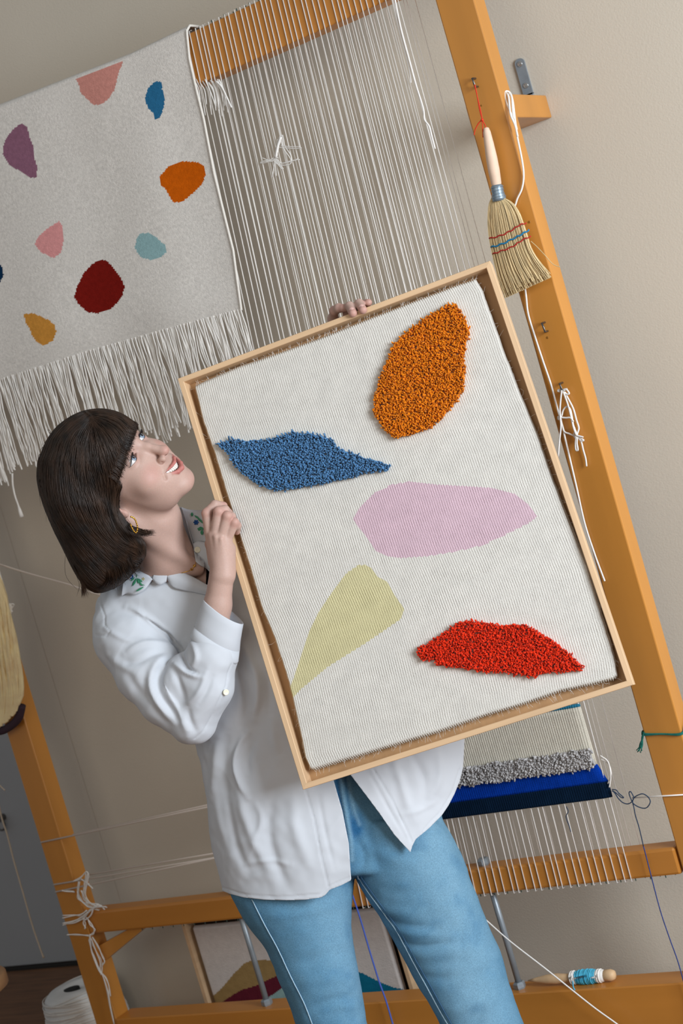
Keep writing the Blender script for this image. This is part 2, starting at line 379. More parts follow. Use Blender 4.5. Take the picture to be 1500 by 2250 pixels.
# ------------------------------------------------------------------ the framed tapestry she holds
FM = np.array([[0.9236, -0.2986, -0.2405], [0.3256, 0.9420, 0.0810], [0.2024, -0.1532, 0.9673]])
FC = np.array([0.1016, -0.0249, -3.1222]); FWD, FHT, FD = .64, .8205, .046
FRW = VB.T @ FM                           # frame axes (columns) in world space
fo = v2w(FC)
art = empty('framed_tapestry', fo, Matrix([[FRW[i][0], FRW[i][1], FRW[i][2], fo[i]] for i in range(3)] + [[0, 0, 0, 1]]))
tag(art, 'cream tapestry with five coloured leaf shapes in a pale wooden frame, held up', 'artwork')
def frame_z(px, py, off=0.0):             # view z of the frame's front plane (shifted by off along its normal) at a photo position
    n = FM[:, 2]; d = np.array([(px - 750) / FPX, -(py - 1125) / FPX, -1.0]); t = (FC @ n + off) / (d @ n); return -t
def to_frame(px, py, off=0.0):
    z = frame_z(px, py, off); return (view(px, py, z) - FC) @ FM
hw, hh, LP = FWD / 2, FHT / 2, .0105
def rail(a, b, nrm, m):                   # mitred rail between outer corners a, b with inward normal nrm
    a, b, nrm = map(np.array, (a, b, nrm)); d = (b - a) / np.linalg.norm(b - a); V = []
    for p, s in ((a, 1), (b, -1)):
        for dep, z in ((0, 0), (.0008, .0008)): pass
        prof = [(.0008, 0), (LP - .001, 0), (LP, -.001), (LP, -FD + .008), (.0, -FD + .008), (0, -.001)]
        V += [list(p + nrm * o + d * s * o) + [z] for o, z in prof]
    F = [tuple(range(6)), tuple(range(11, 5, -1))] + [(i, (i + 1) % 6, 6 + (i + 1) % 6, 6 + i) for i in range(6)]
    return mesh('frame_rail', np.array(V), F, m, art, local=True)
rail((-hw, hh), (hw, hh), (0, -1), M_OAKX); rail((-hw, -hh), (hw, -hh), (0, 1), M_OAKX)
rail((-hw, -hh), (-hw, hh), (1, 0), M_OAK); rail((hw, -hh), (hw, hh), (-1, 0), M_OAK)
V, F = box(np.array((-hw + LP * .5, -hh + LP * .5, -FD + .000)), np.array((hw - LP * .5, hh - LP * .5, -FD + .009))); tag(mesh('backing_board', V, F, M_OAKIN, art, local=True), 'brown wooden backing board')
top = [(425, 848), (440, 840), (520, 805), (600, 778), (700, 742), (800, 702), (900, 663), (1000, 625), (1043, 611)]
rgt = [(1043, 611), (1058, 635), (1085, 710), (1110, 780), (1145, 870), (1180, 950), (1210, 1040), (1245, 1130), (1290, 1240), (1320, 1340), (1350, 1440), (1356, 1485)]
bot = [(680, 1691), (690, 1692), (760, 1670), (860, 1640), (960, 1610), (1060, 1575), (1150, 1548), (1230, 1520), (1300, 1505), (1345, 1494), (1356, 1485)]
lef = [(425, 848), (430, 870), (445, 930), (470, 1000), (500, 1100), (525, 1180), (545, 1240), (570, 1330), (600, 1400), (632, 1500), (655, 1600), (668, 1665), (680, 1691)]
TZ = -.010                                # the weave's face sits 10 mm below the frame lip
def curve_uv(P, n):
    Q = np.array([to_frame(x, y, TZ)[:2] for x, y in P]); s = np.r_[0, np.cumsum(np.hypot(*np.diff(Q, axis=0).T))]; t = np.linspace(0, s[-1], n)
    return np.stack([np.interp(t, s, Q[:, 0]), np.interp(t, s, Q[:, 1])], -1)
nu, nv = 1000, 280
ct, cb, cl, cr = curve_uv(top, nu), curve_uv(bot, nu), curve_uv(lef, nv), curve_uv(rgt, nv)
U_, V_ = np.meshgrid(np.linspace(0, 1, nu), np.linspace(0, 1, nv)); U3, V3 = U_[..., None], V_[..., None]
G = (1 - V3) * ct[None] + V3 * cb[None] + (1 - U3) * cl[:, None] + U3 * cr[:, None] - ((1 - U3) * (1 - V3) * ct[0] + U3 * (1 - V3) * ct[-1] + (1 - U3) * V3 * cb[0] + U3 * V3 * cb[-1])
phase = U_ * 136
noi = vnoise(np.stack([U_ * 9, V_ * 70, U_ * 0], -1), 1, 3); noi2 = vnoise(np.stack([U_ * 5, V_ * 6, U_ * 0], -1), 1, 5)
edge = np.minimum(np.minimum(U_, 1 - U_) * FWD, np.minimum(V_, 1 - V_) * FHT)
weft = np.sin(V_ * 2 * math.pi * 330 + np.floor(phase) % 2 * math.pi)
Z = TZ + .0008 * np.abs(np.cos(phase * math.pi)) ** .7 * (1 + .35 * noi) + .0012 * noi2 - .010 * np.clip(1 - edge / .006, 0, 1) ** 2
G[..., 0] += .0006 * noi * (edge < .02); G[..., 1] += .0012 * np.cos(phase * 2 * math.pi) * np.clip(1 - edge / .01, 0, 1)
GV = np.concatenate([G, Z[..., None]], -1).reshape(-1, 3)
skirt = GV.reshape(nv, nu, 3)
# photo position of each cell for the woven colour shapes
Gv = GV @ FM.T + FC; PXY = pix(Gv).reshape(nv, nu, 2)
PINK = [(775, 1140), (790, 1115), (820, 1085), (860, 1065), (900, 1058), (960, 1065), (1020, 1068), (1080, 1072), (1130, 1085), (1160, 1108), (1180, 1135), (1160, 1150), (1110, 1175), (1060, 1198), (1000, 1212), (940, 1222), (880, 1226), (850, 1222), (825, 1210), (805, 1180), (785, 1155)]
YEL = [(800, 1240), (815, 1248), (830, 1268), (850, 1278), (868, 1310), (888, 1338), (880, 1360), (840, 1388), (800, 1415), (760, 1440), (720, 1465), (690, 1490), (660, 1515), (636, 1541), (625, 1540), (645, 1490), (655, 1460), (668, 1420), (680, 1385), (700, 1345), (730, 1300), (760, 1260), (785, 1243)]
ii, jj = np.meshgrid(np.arange(nv - 1), np.arange(nu - 1), indexing='ij'); A = ii * nu + jj
FQ = np.stack([A, A + nu, A + nu + 1, A + 1], -1); cen = (PXY[:-1, :-1] + PXY[1:, 1:]) / 2
mp_, my_ = in_poly(cen[..., 0], cen[..., 1], PINK), in_poly(cen[..., 0], cen[..., 1], YEL)
def sub(name, mask, m, base, FQ, par, label=None, local=True):
    f = FQ[mask]; idx, inv = np.unique(f.ravel(), return_inverse=True)
    o = mesh(name, base[idx], inv.reshape(-1, 4), m, par, smooth=True, local=local)
    if label: o['label'] = label
    return o
WR = dict(ridges=[('Y', .0030, .35)], bump=.5, bscale=500, spec=.05)
M_CREAM = mat('cream_weave', (208, 204, 196), .95, .05, 45, **WR)
g = sub('weave_ground', ~(mp_ | my_), M_CREAM, GV, FQ, art, 'ribbed cream wool weave')
sub('pink_leaf', mp_, mat('pink_weave', (202, 174, 184), .95, .05, 45, **WR), GV, FQ, art, 'flat woven dusty pink leaf shape')
sub('yellow_leaf', my_, mat('yellow_weave', (198, 190, 148), .95, .05, 45, **WR), GV, FQ, art, 'flat woven pale yellow leaf shape')
# sides of the stretched weave down to the backing board
loop = np.concatenate([np.arange(nu), np.arange(1, nv) * nu + nu - 1, (nv - 1) * nu + np.arange(nu - 2, -1, -1), np.arange(nv - 2, 0, -1) * nu])
Lp = GV[loop]; cen2 = GV.mean(0); inn = Lp.copy(); inn[:, :2] += (cen2[:2] - inn[:, :2]) * .006; inn[:, 2] = -FD + .009; n = len(loop)
mesh('weave_side', np.concatenate([Lp, inn]), [(i, (i + 1) % n, n + (i + 1) % n, n + i) for i in range(n)], M_CREAM, art, local=True, smooth=True)
ORG = [(380 + x / 1.875, 560 + y / 1.875) for x, y in ((1125, 205), (1160, 195), (1185, 230), (1210, 280), (1222, 320), (1205, 370), (1195, 430), (1205, 480), (1195, 560), (1160, 610), (1100, 680), (1050, 715), (980, 740), (910, 755), (880, 735), (850, 695), (820, 650), (830, 570), (850, 500), (880, 430), (900, 370), (960, 315), (1030, 265), (1080, 230))]
BLU = [(475, 975), (500, 965), (540, 968), (590, 965), (640, 950), (690, 953), (725, 962), (745, 985), (780, 998), (820, 1010), (857, 1022), (850, 1035), (800, 1040), (770, 1050), (720, 1060), (660, 1072), (600, 1078), (560, 1062), (530, 1040), (515, 1025), (500, 1000)]
RED = [(900 + x / 3.75, 1340 + y / 3.75) for x, y in ((50, 330), (150, 270), (260, 200), (330, 150), (400, 105), (480, 88), (560, 92), (640, 105), (720, 128), (800, 125), (870, 112), (940, 118), (1000, 145), (1080, 190), (1160, 240), (1240, 300), (1310, 350), (1380, 420), (1430, 470), (1425, 500), (1300, 510), (1200, 515), (1100, 530), (1030, 552), (940, 545), (850, 530), (780, 512), (700, 515), (580, 515), (480, 490), (400, 475), (300, 465), (230, 460), (180, 415), (100, 420), (60, 380))]
def pile(name, poly, m, label, r=.00165, ln=.0125):
    Q = np.array([to_frame(x, y, TZ + .01)[:2] for x, y in poly]); lo, hi = Q.min(0), Q.max(0); s = .0023
    gx, gy = np.meshgrid(np.arange(lo[0], hi[0], s), np.arange(lo[1], hi[1], s * .86)); gx = gx + (np.arange(gx.shape[0]) % 2)[:, None] * s / 2
    gx = gx.ravel() + rng.normal(0, .0006, gx.size); gy = gy.ravel() + rng.normal(0, .0006, gy.size)
    k = poly_sd(gx, gy, [tuple(q) for q in Q]) < -.001; gx, gy = gx[k], gy[k]
    e = np.clip(-poly_sd(gx, gy, [tuple(q) for q in Q]) / .006, 0, 1)
    P = np.stack([gx, gy, np.full(len(gx), TZ)], -1)
    return tufts(name, P, r, m, art, (0, 0, 1), ln, .22, local=True, sides=4)
pile('orange_pile_leaf', ORG, tuft_mat('orange_wool', (222, 128, 14)), 'o')['label'] = 'raised cut pile leaf in burnt orange wool'
pile('blue_pile_leaf', BLU, tuft_mat('blue_wool', (84, 130, 172)), 'b')['label'] = 'raised cut pile leaf in slate blue wool'
pile('red_pile_leaf', RED, tuft_mat('red_wool', (226, 52, 14)), 'r')['label'] = 'raised cut pile leaf in bright red wool'
# stray wool hairs round the weave edge
fz = []
for i in range(420):
    q = Lp[rng.integers(len(Lp))]; d = (q[:2] - cen2[:2]); d = d / np.linalg.norm(d) + rng.normal(0, .5, 2); l_ = rng.uniform(.003, .009)
    fz.append(np.array([q, q + [d[0] * l_ * .5, d[1] * l_ * .5, rng.normal(0, .001)], q + [d[0] * l_, d[1] * l_ + rng.normal(0, .002), rng.normal(0, .002)]]))
tag(tubes('stray_fibres', fz, .00022, M_COTTON, art, local=True), kind='stuff')

# ------------------------------------------------------------------ the rug draped over the top rail
YR = YL - .013
rug = empty('draped_rug', atY(200, 480, YR)); tag(rug, 'long off-white woven rug with coloured pebble shapes and a fringe, draped over the top rail', 'rug')
tl = [(410, 68), (280, 130), (160, 176), (0, 238), (-170, 300)]; bl = [(530, 682), (400, 716), (200, 772), (0, 836), (-170, 888)]
rg = [(410, 68), (416, 130), (432, 200), (447, 260), (470, 380), (497, 490), (512, 550), (520, 610), (530, 682)]
def cu(P, n):
    Q = np.array(P, float); s = np.r_[0, np.cumsum(np.hypot(*np.diff(Q, axis=0).T))]; t = np.linspace(0, s[-1], n); return np.stack([np.interp(t, s, Q[:, 0]), np.interp(t, s, Q[:, 1])], -1)
nu, nv = 250, 220
ct, cb, cr = cu(tl, nu), cu(bl, nu), cu(rg, nv)
U_, V_ = np.meshgrid(np.linspace(0, 1, nu), np.linspace(0, 1, nv)); U3, V3 = U_[..., None], V_[..., None]
base_r = ct[0] * (1 - V3) + cb[0] * V3
PX = ct[None] * (1 - V3) + cb[None] * V3 + (cr[:, None] - base_r) * (1 - U3) ** 3
dd = FW[None, None] + RT * ((PX[..., 0:1] - 750) / FPX) - UP * ((PX[..., 1:2] - 1125) / FPX)
sag = .004 * np.sin(U_ * 17 + 1) * V_ - .0015 * vnoise(np.stack([U_ * 8, V_ * 8, 0 * U_], -1), 1, 9) - .010 * V_
YY = YR + sag; W3 = CAM + dd * (YY[..., None] / dd[..., 1:2])
W3 = W3.reshape(-1, 3)
sc = lambda L: [(x / 2.5, y / 2.5) for x, y in L]
SH = {'terracotta_shape': ((206, 142, 130), sc([(415, 430), (530, 350), (600, 300), (690, 270), (680, 310), (670, 360), (650, 400), (640, 450), (625, 500), (590, 550), (550, 575), (510, 575), (480, 545), (445, 515), (435, 470)])),
 'blue_shape': ((44, 108, 148), sc([(830, 465), (860, 447), (885, 450), (890, 490), (905, 540), (900, 590), (880, 645), (850, 655), (840, 620), (810, 590), (795, 540), (810, 490)])),
 'mauve_shape': ((142, 98, 118), sc([(120, 675), (150, 700), (165, 760), (185, 810), (190, 870), (205, 920), (200, 975), (165, 975), (100, 935), (50, 905), (15, 850), (20, 790), (45, 740), (85, 700)])),
 'orange_shape': ((200, 92, 10), sc([(875, 970), (930, 910), (1000, 885), (1080, 890), (1120, 910), (1130, 960), (1110, 1010), (1060, 1060), (1000, 1110), (950, 1110), (925, 1070), (905, 1035), (885, 1020)])),
 'pink_shape': ((224, 154, 152), sc([(325, 1215), (340, 1240), (350, 1320), (335, 1385), (300, 1415), (270, 1410), (220, 1380), (190, 1340), (210, 1300), (260, 1255)])),
 'aqua_shape': ((146, 180, 182), sc([(765, 1285), (810, 1278), (850, 1295), (880, 1325), (910, 1350), (915, 1385), (880, 1415), (830, 1428), (790, 1420), (760, 1400), (740, 1360), (750, 1310)])),
 'dark_red_shape': ((120, 24, 18), sc([(505, 1450), (555, 1425), (590, 1435), (630, 1480), (665, 1530), (685, 1575), (670, 1630), (620, 1690), (540, 1722), (480, 1715), (430, 1670), (407, 1630), (425, 1570), (460, 1500)])),
 'mustard_shape': ((204, 142, 62), sc([(130, 1725), (180, 1720), (220, 1735), (270, 1760), (300, 1785), (310, 1825), (290, 1870), (240, 1900), (200, 1880), (175, 1840), (160, 1800), (140, 1770)])),
 'navy_shape': ((16, 48, 78), sc([(0, 1445), (15, 1480), (20, 1510), (0, 1555), (-60, 1580), (-90, 1500), (-50, 1440)]))}
ii, jj = np.meshgrid(np.arange(nv - 1), np.arange(nu - 1), indexing='ij'); A = ii * nu + jj
FQ = np.stack([A, A + nu, A + nu + 1, A + 1], -1); cen = (PX[:-1, :-1] + PX[1:, 1:]) / 2
M_RUG = mat('rug_ground', (222, 216, 208), .95, .12, 170, .5, 420, spec=.05)
used = np.zeros(A.shape, bool)
for nme, (c, poly) in SH.items():
    mk = in_poly(cen[..., 0], cen[..., 1], poly) & ~used; used |= mk
    sub(nme, mk, mat(nme, c, .95, .10, 120, .5, 420, spec=.05), W3, FQ, rug, 'woven ' + nme.replace('_', ' '), local=False)
sub('rug_ground', ~used, M_RUG, W3, FQ, rug, 'off-white flecked weave', local=False)
# over the rail and down the back, plus the thick selvedge
t0 = W3.reshape(nv, nu, 3)[0]; rows = [t0]
for y, dz in ((YL - .012, .006), (YL + .005, .014), (YL + .045, .014), (YL + .064, .002), (YL + .068, -.11)):
    r_ = t0.copy(); r_[:, 1] = y; r_[:, 2] = np.maximum(t0[:, 2], zt0) + dz if dz > -.1 else t0[:, 2] + dz; rows.append(r_)
rows = np.concatenate(rows); k = nu
F = np.array([(j * k + i, j * k + i + 1, (j + 1) * k + i + 1, (j + 1) * k + i) for j in range(5) for i in range(k - 1)])
mesh('rug_back', rows, F, M_RUG, rug, smooth=True)
sel = W3.reshape(nv, nu, 3)[:, 0]; pre = np.array([[sel[0][0], YL + .06, zt0 + .002], [sel[0][0], YL + .045, zt0 + .016], [sel[0][0], YL + .005, zt0 + .016]])
V, F = tube(np.vstack([pre, sel]), .0030, 8); mesh('selvedge', V, F, mat('selvedge_cotton', (226, 220, 210), .9, bump=.5, bscale=300), rug, smooth=True)
# fringe
bot_ = W3.reshape(nv, nu, 3)[-1]; fr_ = []; n = 280; s_ = np.linspace(0, .985, n)
clump = np.cumsum(rng.random(n) < .19); cc = {c: (s_[clump == c].mean(), rng.normal(0, .004), rng.uniform(-.02, .02)) for c in np.unique(clump)}
for i in range(n):
    f_ = s_[i] * (nu - 1); a = int(f_); p = bot_[a] * (1 - f_ + a) + bot_[min(a + 1, nu - 1)] * (f_ - a)
    c0, dx, dl = cc[clump[i]]; tgt = bot_[int(c0 * (nu - 1))]
    ln = .235 + dl + rng.normal(0, .008); k = rng.uniform(.3, .62); q = []
    ph, am = rng.uniform(0, 6.3), rng.uniform(.0010, .0045)
    for t in np.linspace(0, 1, 13):
        x = p[0] + (tgt[0] - p[0]) * k * min(1, t * 1.6) + dx * t + am * math.sin(ph + t * 13) * t ** .5 + .006 * t * t * math.sin(i * .7)
        q.append((x, p[1] - .002 * t + .002 * math.sin(ph * 3 + t * 9), p[2] + .004 - ln * t))
    fr_.append(np.array(q))
tag(tubes('fringe', fr_, [np.r_[np.full(11, .0016), .0018, .0023]] * n, M_COTTON, rug, 4), 'off-white cotton fringe', kind='stuff')
P = [atY(x, y, YR - .01) for x, y in ((27, 1040), (28, 1065), (33, 1090), (40, 1110), (48, 1136))]
V, F = tube(spline(P, 14), np.r_[np.full(11, .0024), .004, .005, .0055], 7); mesh('loose_end', V, F, M_COTTON, rug, smooth=True)
# ------------------------------------------------------------------ things hanging on the loom
def cord(name, pts, Y, r, m, parent=None, n=60, sides=6, jit=0.0, local=False, **k):
    P = spline(np.array([atY(x, y, Y + (dy[0] if dy else 0)) for x, y, *dy in pts]), n)
    if jit: P = P + rng.normal(0, jit, P.shape)
    V, F = tube(P, r, sides); return mesh(name, V, F, m, parent, smooth=True, **k)
YB = YL - .030
# hand broom
A_, B_ = atY(1068, 284, YB), atY(1091, 409, YB); ax = (B_ - A_); L_ = np.linalg.norm(ax); ax /= L_
broom = empty('hand_broom', atY(1160, 640, YB)); tag(broom, 'small straw hand broom with pale wooden handle hanging from the right post', 'broom')
V, F = lathe([(-.004, .002), (-.002, .0055), (.006, .0078), (.03, .0098), (.06, .0116), (.085, .0118), (.11, .0105), (L_, .0092), (L_ + .006, .0088)], A_, ax, 24)
mesh('handle', V, F, mat('pale_handle_wood', (226, 196, 172), .6, .05, 60), broom, smooth=True)
V, F = lathe([(-.003, .0094), (0, .0118), (.006, .0124), (.014, .0122), (.024, .0142), (.030, .0138)] , B_, ax, 24); fer = mesh('ferrule', V, F, mat('grey_wire_ferrule', (134, 150, 162), .4, .1, 50, metal=.5), broom, smooth=True)
for h in (.002, .009, .016, .022):
    P = [B_ + ax * h + (.0128 if h < .02 else .0145) * (math.cos(t) * np.cross(ax, [0, 1, 0]) + math.sin(t) * np.array([0, 1, 0])) for t in np.linspace(0, 2 * math.pi, 24)]
    V, F = tube(P, .0009, 5); mesh('wire', V, F, mat('binding_wire', (150, 165, 176), .35, metal=.6), fer, smooth=True)
C0 = B_ + ax * .026
secs = [(437, 1079, 1106), (448, 1076, 1126), (465, 1073, 1138), (490, 1073, 1149), (515, 1074, 1159), (540, 1078, 1168), (570, 1083, 1178), (600, 1094, 1192), (630, 1105, 1207)]
left = [(1080, 434), (1073, 452), (1071, 480), (1072, 505), (1076, 535), (1083, 568), (1092, 605), (1101, 632), (1110, 655)]
right = [(1105, 434), (1126, 446), (1140, 466), (1149, 490), (1158, 520), (1166, 545), (1180, 570), (1196, 592), (1208, 610)]
LW, RW = spline(left, 22), spline(right, 22); br_ = []
for i in range(900):
    u = rng.uniform(0, 1) ** 1.0; q = []; dep = rng.uniform(-1, 1); endl = int(22 - rng.integers(0, 3)); wob = rng.normal(0, .012); curl = rng.normal(0, .0030)
    for k in range(endl):
        t = k / 21; uu = np.clip(u + wob * (t - .2) * 2, -.01, 1.01); p2 = LW[k] * (1 - uu) + RW[k] * uu
        th_ = .012 * min(1, .45 + t * 2.2) * (1 - .35 * max(0, t - .6)) * math.sqrt(max(0, 1 - (2 * u - 1) ** 2 * .8))
        p = atY(p2[0], p2[1], YB + dep * th_); p = p + np.array([curl * max(0, t - .62) ** 2 * 6, 0, rng.normal(0, .0002)]); q.append(p)
    br_.append(np.array(q))
tag(tubes('bristles', br_, .00085, mat('broom_straw', (226, 202, 156), .7, .2, 90, spec=.2, stretch=(3, 3, .3)), broom), 'pale yellow straw bristles', kind='stuff')
for (nm, c, pl) in (('red_stitching', (190, 40, 40), [(1074, 524), (1098, 518), (1120, 508), (1140, 495), (1156, 490)]), ('blue_stitching', (30, 130, 180), [(1078, 543), (1100, 537), (1124, 526), (1145, 515), (1162, 505)]), ('red_stitching', (190, 40, 40), [(1082, 558), (1102, 551), (1125, 542), (1146, 528), (1166, 519)])):
    P = [atY(x, y, YB - .0135 + .006 * abs(2 * i / 4 - 1) ** 3) for i, (x, y) in enumerate(pl)]; P = spline(P, 30); P[:, 2] += .0009 * np.sign(np.sin(np.arange(30) * 1.1))
    V, F = tube(P, .0016 if 'blue' in nm else .0012, 6); mesh(nm, V, F, mat(nm, c, .8), broom, smooth=True)
P = [atY(x, y, YB - .004) for x, y in ((1166, 530), (1180, 543), (1196, 560), (1214, 580), (1230, 587))]; V, F = tube(spline(P, 16), .0007, 4); mesh('stray_straw', V, F, mat('straw_stray', (216, 196, 150), .7), broom)
M_REDS = mat('red_string', (214, 60, 30), .7)
s = empty('red_string', atY(1058, 262, YB)); tag(s, 'thin red string looping the broom handle to the topmost bent nail', 'string')
for pts in ([(1043, 186), (1047, 205), (1053, 240), (1059, 262)], [(1042, 186), (1049, 215), (1056, 245), (1060, 264), (1066, 276), (1067, 284)], [(1059, 262), (1052, 270), (1044, 284), (1041, 297)], [(1059, 264), (1050, 272), (1042, 290)], [(1059, 264), (1060, 280), (1061, 302)]):
    cord('strand', pts, YL - .032, .0011, M_REDS, s, 24, 5)
V, F = lathe([(-.003, .001), (-.0015, .0028), (.001, .003), (.003, .001)], atY(1059, 263, YB - .003), (.3, 0, 1), 8); mesh('knot', V, F, M_REDS, s, smooth=True)
# the long white cord
wc = empty('cotton_rope', atY(1328, 1277, YL)); tag(wc, 'long white cotton cord hung over the wall block and running down the right post', 'cord')
cord('strand', [(1128, 262, .03), (1112, 225, .02), (1110, 202, .03), (1120, 204, .04), (1126, 222, .02), (1131, 262, .0), (1136, 300, .0), (1146, 350, -.0), (1150, 385, -.0), (1146, 415, 0), (1134, 443, 0), (1130, 480, 0), (1148, 600, 0), (1155, 648, 0), (1160, 690, 0), (1175, 740, 0), (1192, 792, 0), (1210, 845, 0), (1222, 890, 0), (1229, 915, 0), (1238, 946, 0), (1240, 958, 0), (1252, 1010, 0), (1266, 1070, 0), (1284, 1150, 0), (1305, 1215, 0), (1320, 1256, 0), (1328, 1277, 0)], YL - .006, .0020, M_CORD, wc, 240, 7)
cord('strand', [(1112, 204, .03), (1117, 214, .02), (1121, 250, .0), (1131, 275, .0), (1137, 300, 0)], YL - .008, .0021, M_CORD, wc, 40, 7)
cord('strand', [(1118, 205, .03), (1124, 215, .02), (1127, 250, .0), (1135, 285, .0)], YL - .004, .0021, M_CORD, wc, 40, 7)
kn = empty('cord_hank', atY(1290, 1022, YL)); tag(kn, 'knotted hank of white cotton cord hanging from the lowest bent nail', 'cord')
def z4(x, y): return (1140 + x / 4.69, 820 + y / 4.69)
for pts in ([(440, 175), (430, 250), (420, 380), (425, 460), (430, 560), (415, 700), (402, 860)], [(455, 190), (480, 260), (510, 350), (540, 470), (560, 560), (590, 640)], [(465, 190), (510, 270), (560, 370), (590, 480), (615, 560), (605, 610), (590, 650)], [(440, 440), (455, 380), (490, 345), (525, 370), (545, 450), (560, 540), (600, 640)],
            [(400, 455), (420, 440), (440, 455), (480, 460), (530, 460), (560, 500)], [(400, 455), (405, 475), (430, 470), (440, 520), (465, 600), (520, 625), (590, 655)], [(590, 655), (580, 720), (585, 790), (605, 790), (595, 720), (600, 660)], [(595, 650), (640, 710), (660, 790), (685, 880), (695, 960)], [(590, 640), (630, 670), (665, 690), (640, 700)], [(590, 640), (625, 650), (660, 660)],
            [(570, 560), (575, 600), (565, 640), (600, 700)], [(440, 180), (410, 170), (400, 185), (425, 190)], [(455, 170), (480, 165), (500, 180), (515, 210), (490, 215), (470, 195)], [(450, 180), (470, 175), (495, 160)]):
    cord('strand', [z4(*p) for p in pts], YL - .012 + rng.normal(0, .003), .0019, M_CORD, kn, 30, 6)
# green yarn around the right post
gy = empty('green_yarn_tie', atY(1410, 1645, YL)); tag(gy, 'dark teal green yarn tied round the right post', 'yarn'); M_G = mat('green_yarn', (28, 104, 92), .85, .2, 80)
for k in range(4):
    a, b_ = atY(1413, 1612 + k * 1.5 - 2, YL), atY(1494, 1612 + k * 1.3 - 2, YL); Pq = [a + [0, .05, .01], a + [-.004, .02, .003], a + [0, -.003, 0], (a + b_) / 2 + [0, -.003 - .001 * (k % 2), .001 * (k - 1)], [XR1 + .0, YL - .003, b_[2]], [XR1 + .003, YL + .02, b_[2] + .012], [XR1 + .003, YL + .052, b_[2] + .03]]
    V, F = tube(spline(Pq, 40), .0013, 6); mesh('strand', V, F, M_G, gy, smooth=True)
for k in range(9):
    o = rng.normal(0, 2.2, 3); cord('strand', [(1414, 1608), (1412 + o[0], 1620), (1408 + o[1] * 1.3, 1636), (1404 + o[2] * 2.2, 1650 + rng.normal(0, 3))], YL - .004 + rng.normal(0, .002), .0011, M_G, gy, 14, 5)
# navy yarn trailing from the unfinished tapestry
ny = empty('navy_yarn', atY(1500, 2160, YL)); tag(ny, 'navy blue yarn trailing in a loop from the corner of the unfinished tapestry', 'yarn'); M_NV = mat('navy_yarn', (38, 58, 82), .85, .2, 80)
def z6(x, y): return (1300 + x / 7.5, 1560 + y / 7.5)
for pts in ([(330, 1310), (400, 1320), (440, 1370), (520, 1440), (480, 1440), (400, 1370), (340, 1330)], [(330, 1330), (370, 1360), (430, 1450), (500, 1520), (580, 1548), (650, 1520), (700, 1440), (780, 1395), (850, 1385), (930, 1440), (960, 1520), (900, 1610), (800, 1610), (690, 1550), (640, 1460), (610, 1370), (635, 1345), (665, 1390), (690, 1450), (670, 1510), (690, 1600), (720, 1750), (780, 1950), (850, 2250)]):
    cord('strand', [z6(*p) for p in pts], YL - .008, .0012, M_NV, ny, 120, 5)
cord('strand', [z6(850, 2250), (1420, 1885), (1431, 1928), (1450, 2000), (1470, 2060), (1488, 2110), (1500, 2152), (1512, 2200), (1530, 2270)], YL - .012, .0013, mat('blue_yarn', (48, 66, 128), .85, .2, 80), ny, 60, 5)
cord('strand', [(1244, 1772), (1248, 1783), (1243, 1795), (1250, 1815), (1254, 1828)], YL - .010, .0010, M_NV, ny, 24, 5)
lo = empty('loose_white_yarn', atY(1340, 1730, YL)); tag(lo, 'loop of cream yarn at the right edge of the unfinished tapestry', 'yarn')
cord('strand', [(1318, 1660), (1334, 1672), (1340, 1692), (1341, 1712), (1338, 1730)], YL - .006, .0014, M_COTTON, lo, 30, 6); cord('strand', [(1320, 1668), (1336, 1678), (1342, 1700), (1335, 1722)], YL - .004, .0013, M_COTTON, lo, 30, 6)
V, F = tube([atY(1388, 1753, YL - .003), [XR1, YL - .002, atY(1500, 1748, YL)[2]]], .0017, 6); tag(mesh('white_thread', V, F, M_COTTON, smooth=True), 'single white thread crossing the right post near its foot', 'thread')
# blue yarn on the gap between her legs
V, F = tube(spline([atY(x, y, YL - .02) for x, y in ((765, 1940), (790, 2015), (812, 2090), (832, 2155), (848, 2200), (866, 2262))], 40), .0020, 6); tag(mesh('blue_thread', V, F, mat('ultramarine_yarn', (72, 96, 180), .8), smooth=True), 'ultramarine thread hanging down in front of the bottom beam between her legs', 'thread')
# bobbin with blue yarn lying on the bottom beam
b0, b1 = atY(1160, 2157, YL + .03), atY(1350, 2137, YL + .03); b0[2] = b1[2] = zb + .0155; bx_ = b1 - b0; bl_ = np.linalg.norm(bx_)
bob = empty('weaving_bobbin', (b0 + b1) / 2 - [0, 0, .015]); tag(bob, 'tapered wooden weaving bobbin wound with turquoise yarn lying on the bottom beam', 'bobbin')
V, F = lathe([(0, .001), (.02, .0055), (.05, .0105), (.075, .0118), (.10, .0095), (.135, .0085), (bl_ - .030, .0085), (bl_ - .024, .0125), (bl_ - .010, .0130), (bl_ - .002, .0095), (bl_, .003)], b0, bx_, 20); mesh('wooden_core', V, F, mat('bobbin_wood', (206, 172, 132), .5, .08, 60), bob, smooth=True)
d = bx_ / bl_; s1 = np.cross(d, [0, 0, 1]); s2 = np.cross(s1, d)
def coil(h0, h1, turns, r, rr, m, nm):
    n = turns * 14; t = np.linspace(0, 1, n); a = t * turns * 2 * math.pi; h = h0 + (h1 - h0) * t; rad = r * (1 - .2 * (2 * t - 1) ** 4) + .0006 * np.sin(a * .37)
    P = b0 + d * h[:, None] + rad[:, None] * (np.cos(a)[:, None] * s1 + np.sin(a)[:, None] * s2); V, F = tube(P, rr, 5); mesh(nm, V, F, m, bob, smooth=True)
M_TQ = mat('turquoise_yarn', (78, 176, 206), .85, .15, 90); L2 = bl_
V, F = lathe([(.0, .009), (.004, .0135), (L2 * .36, .0140), (L2 * .4, .009)], b0 + d * L2 * .50, d, 16); mesh('white_winding', V, F, M_CORD, bob, smooth=True)
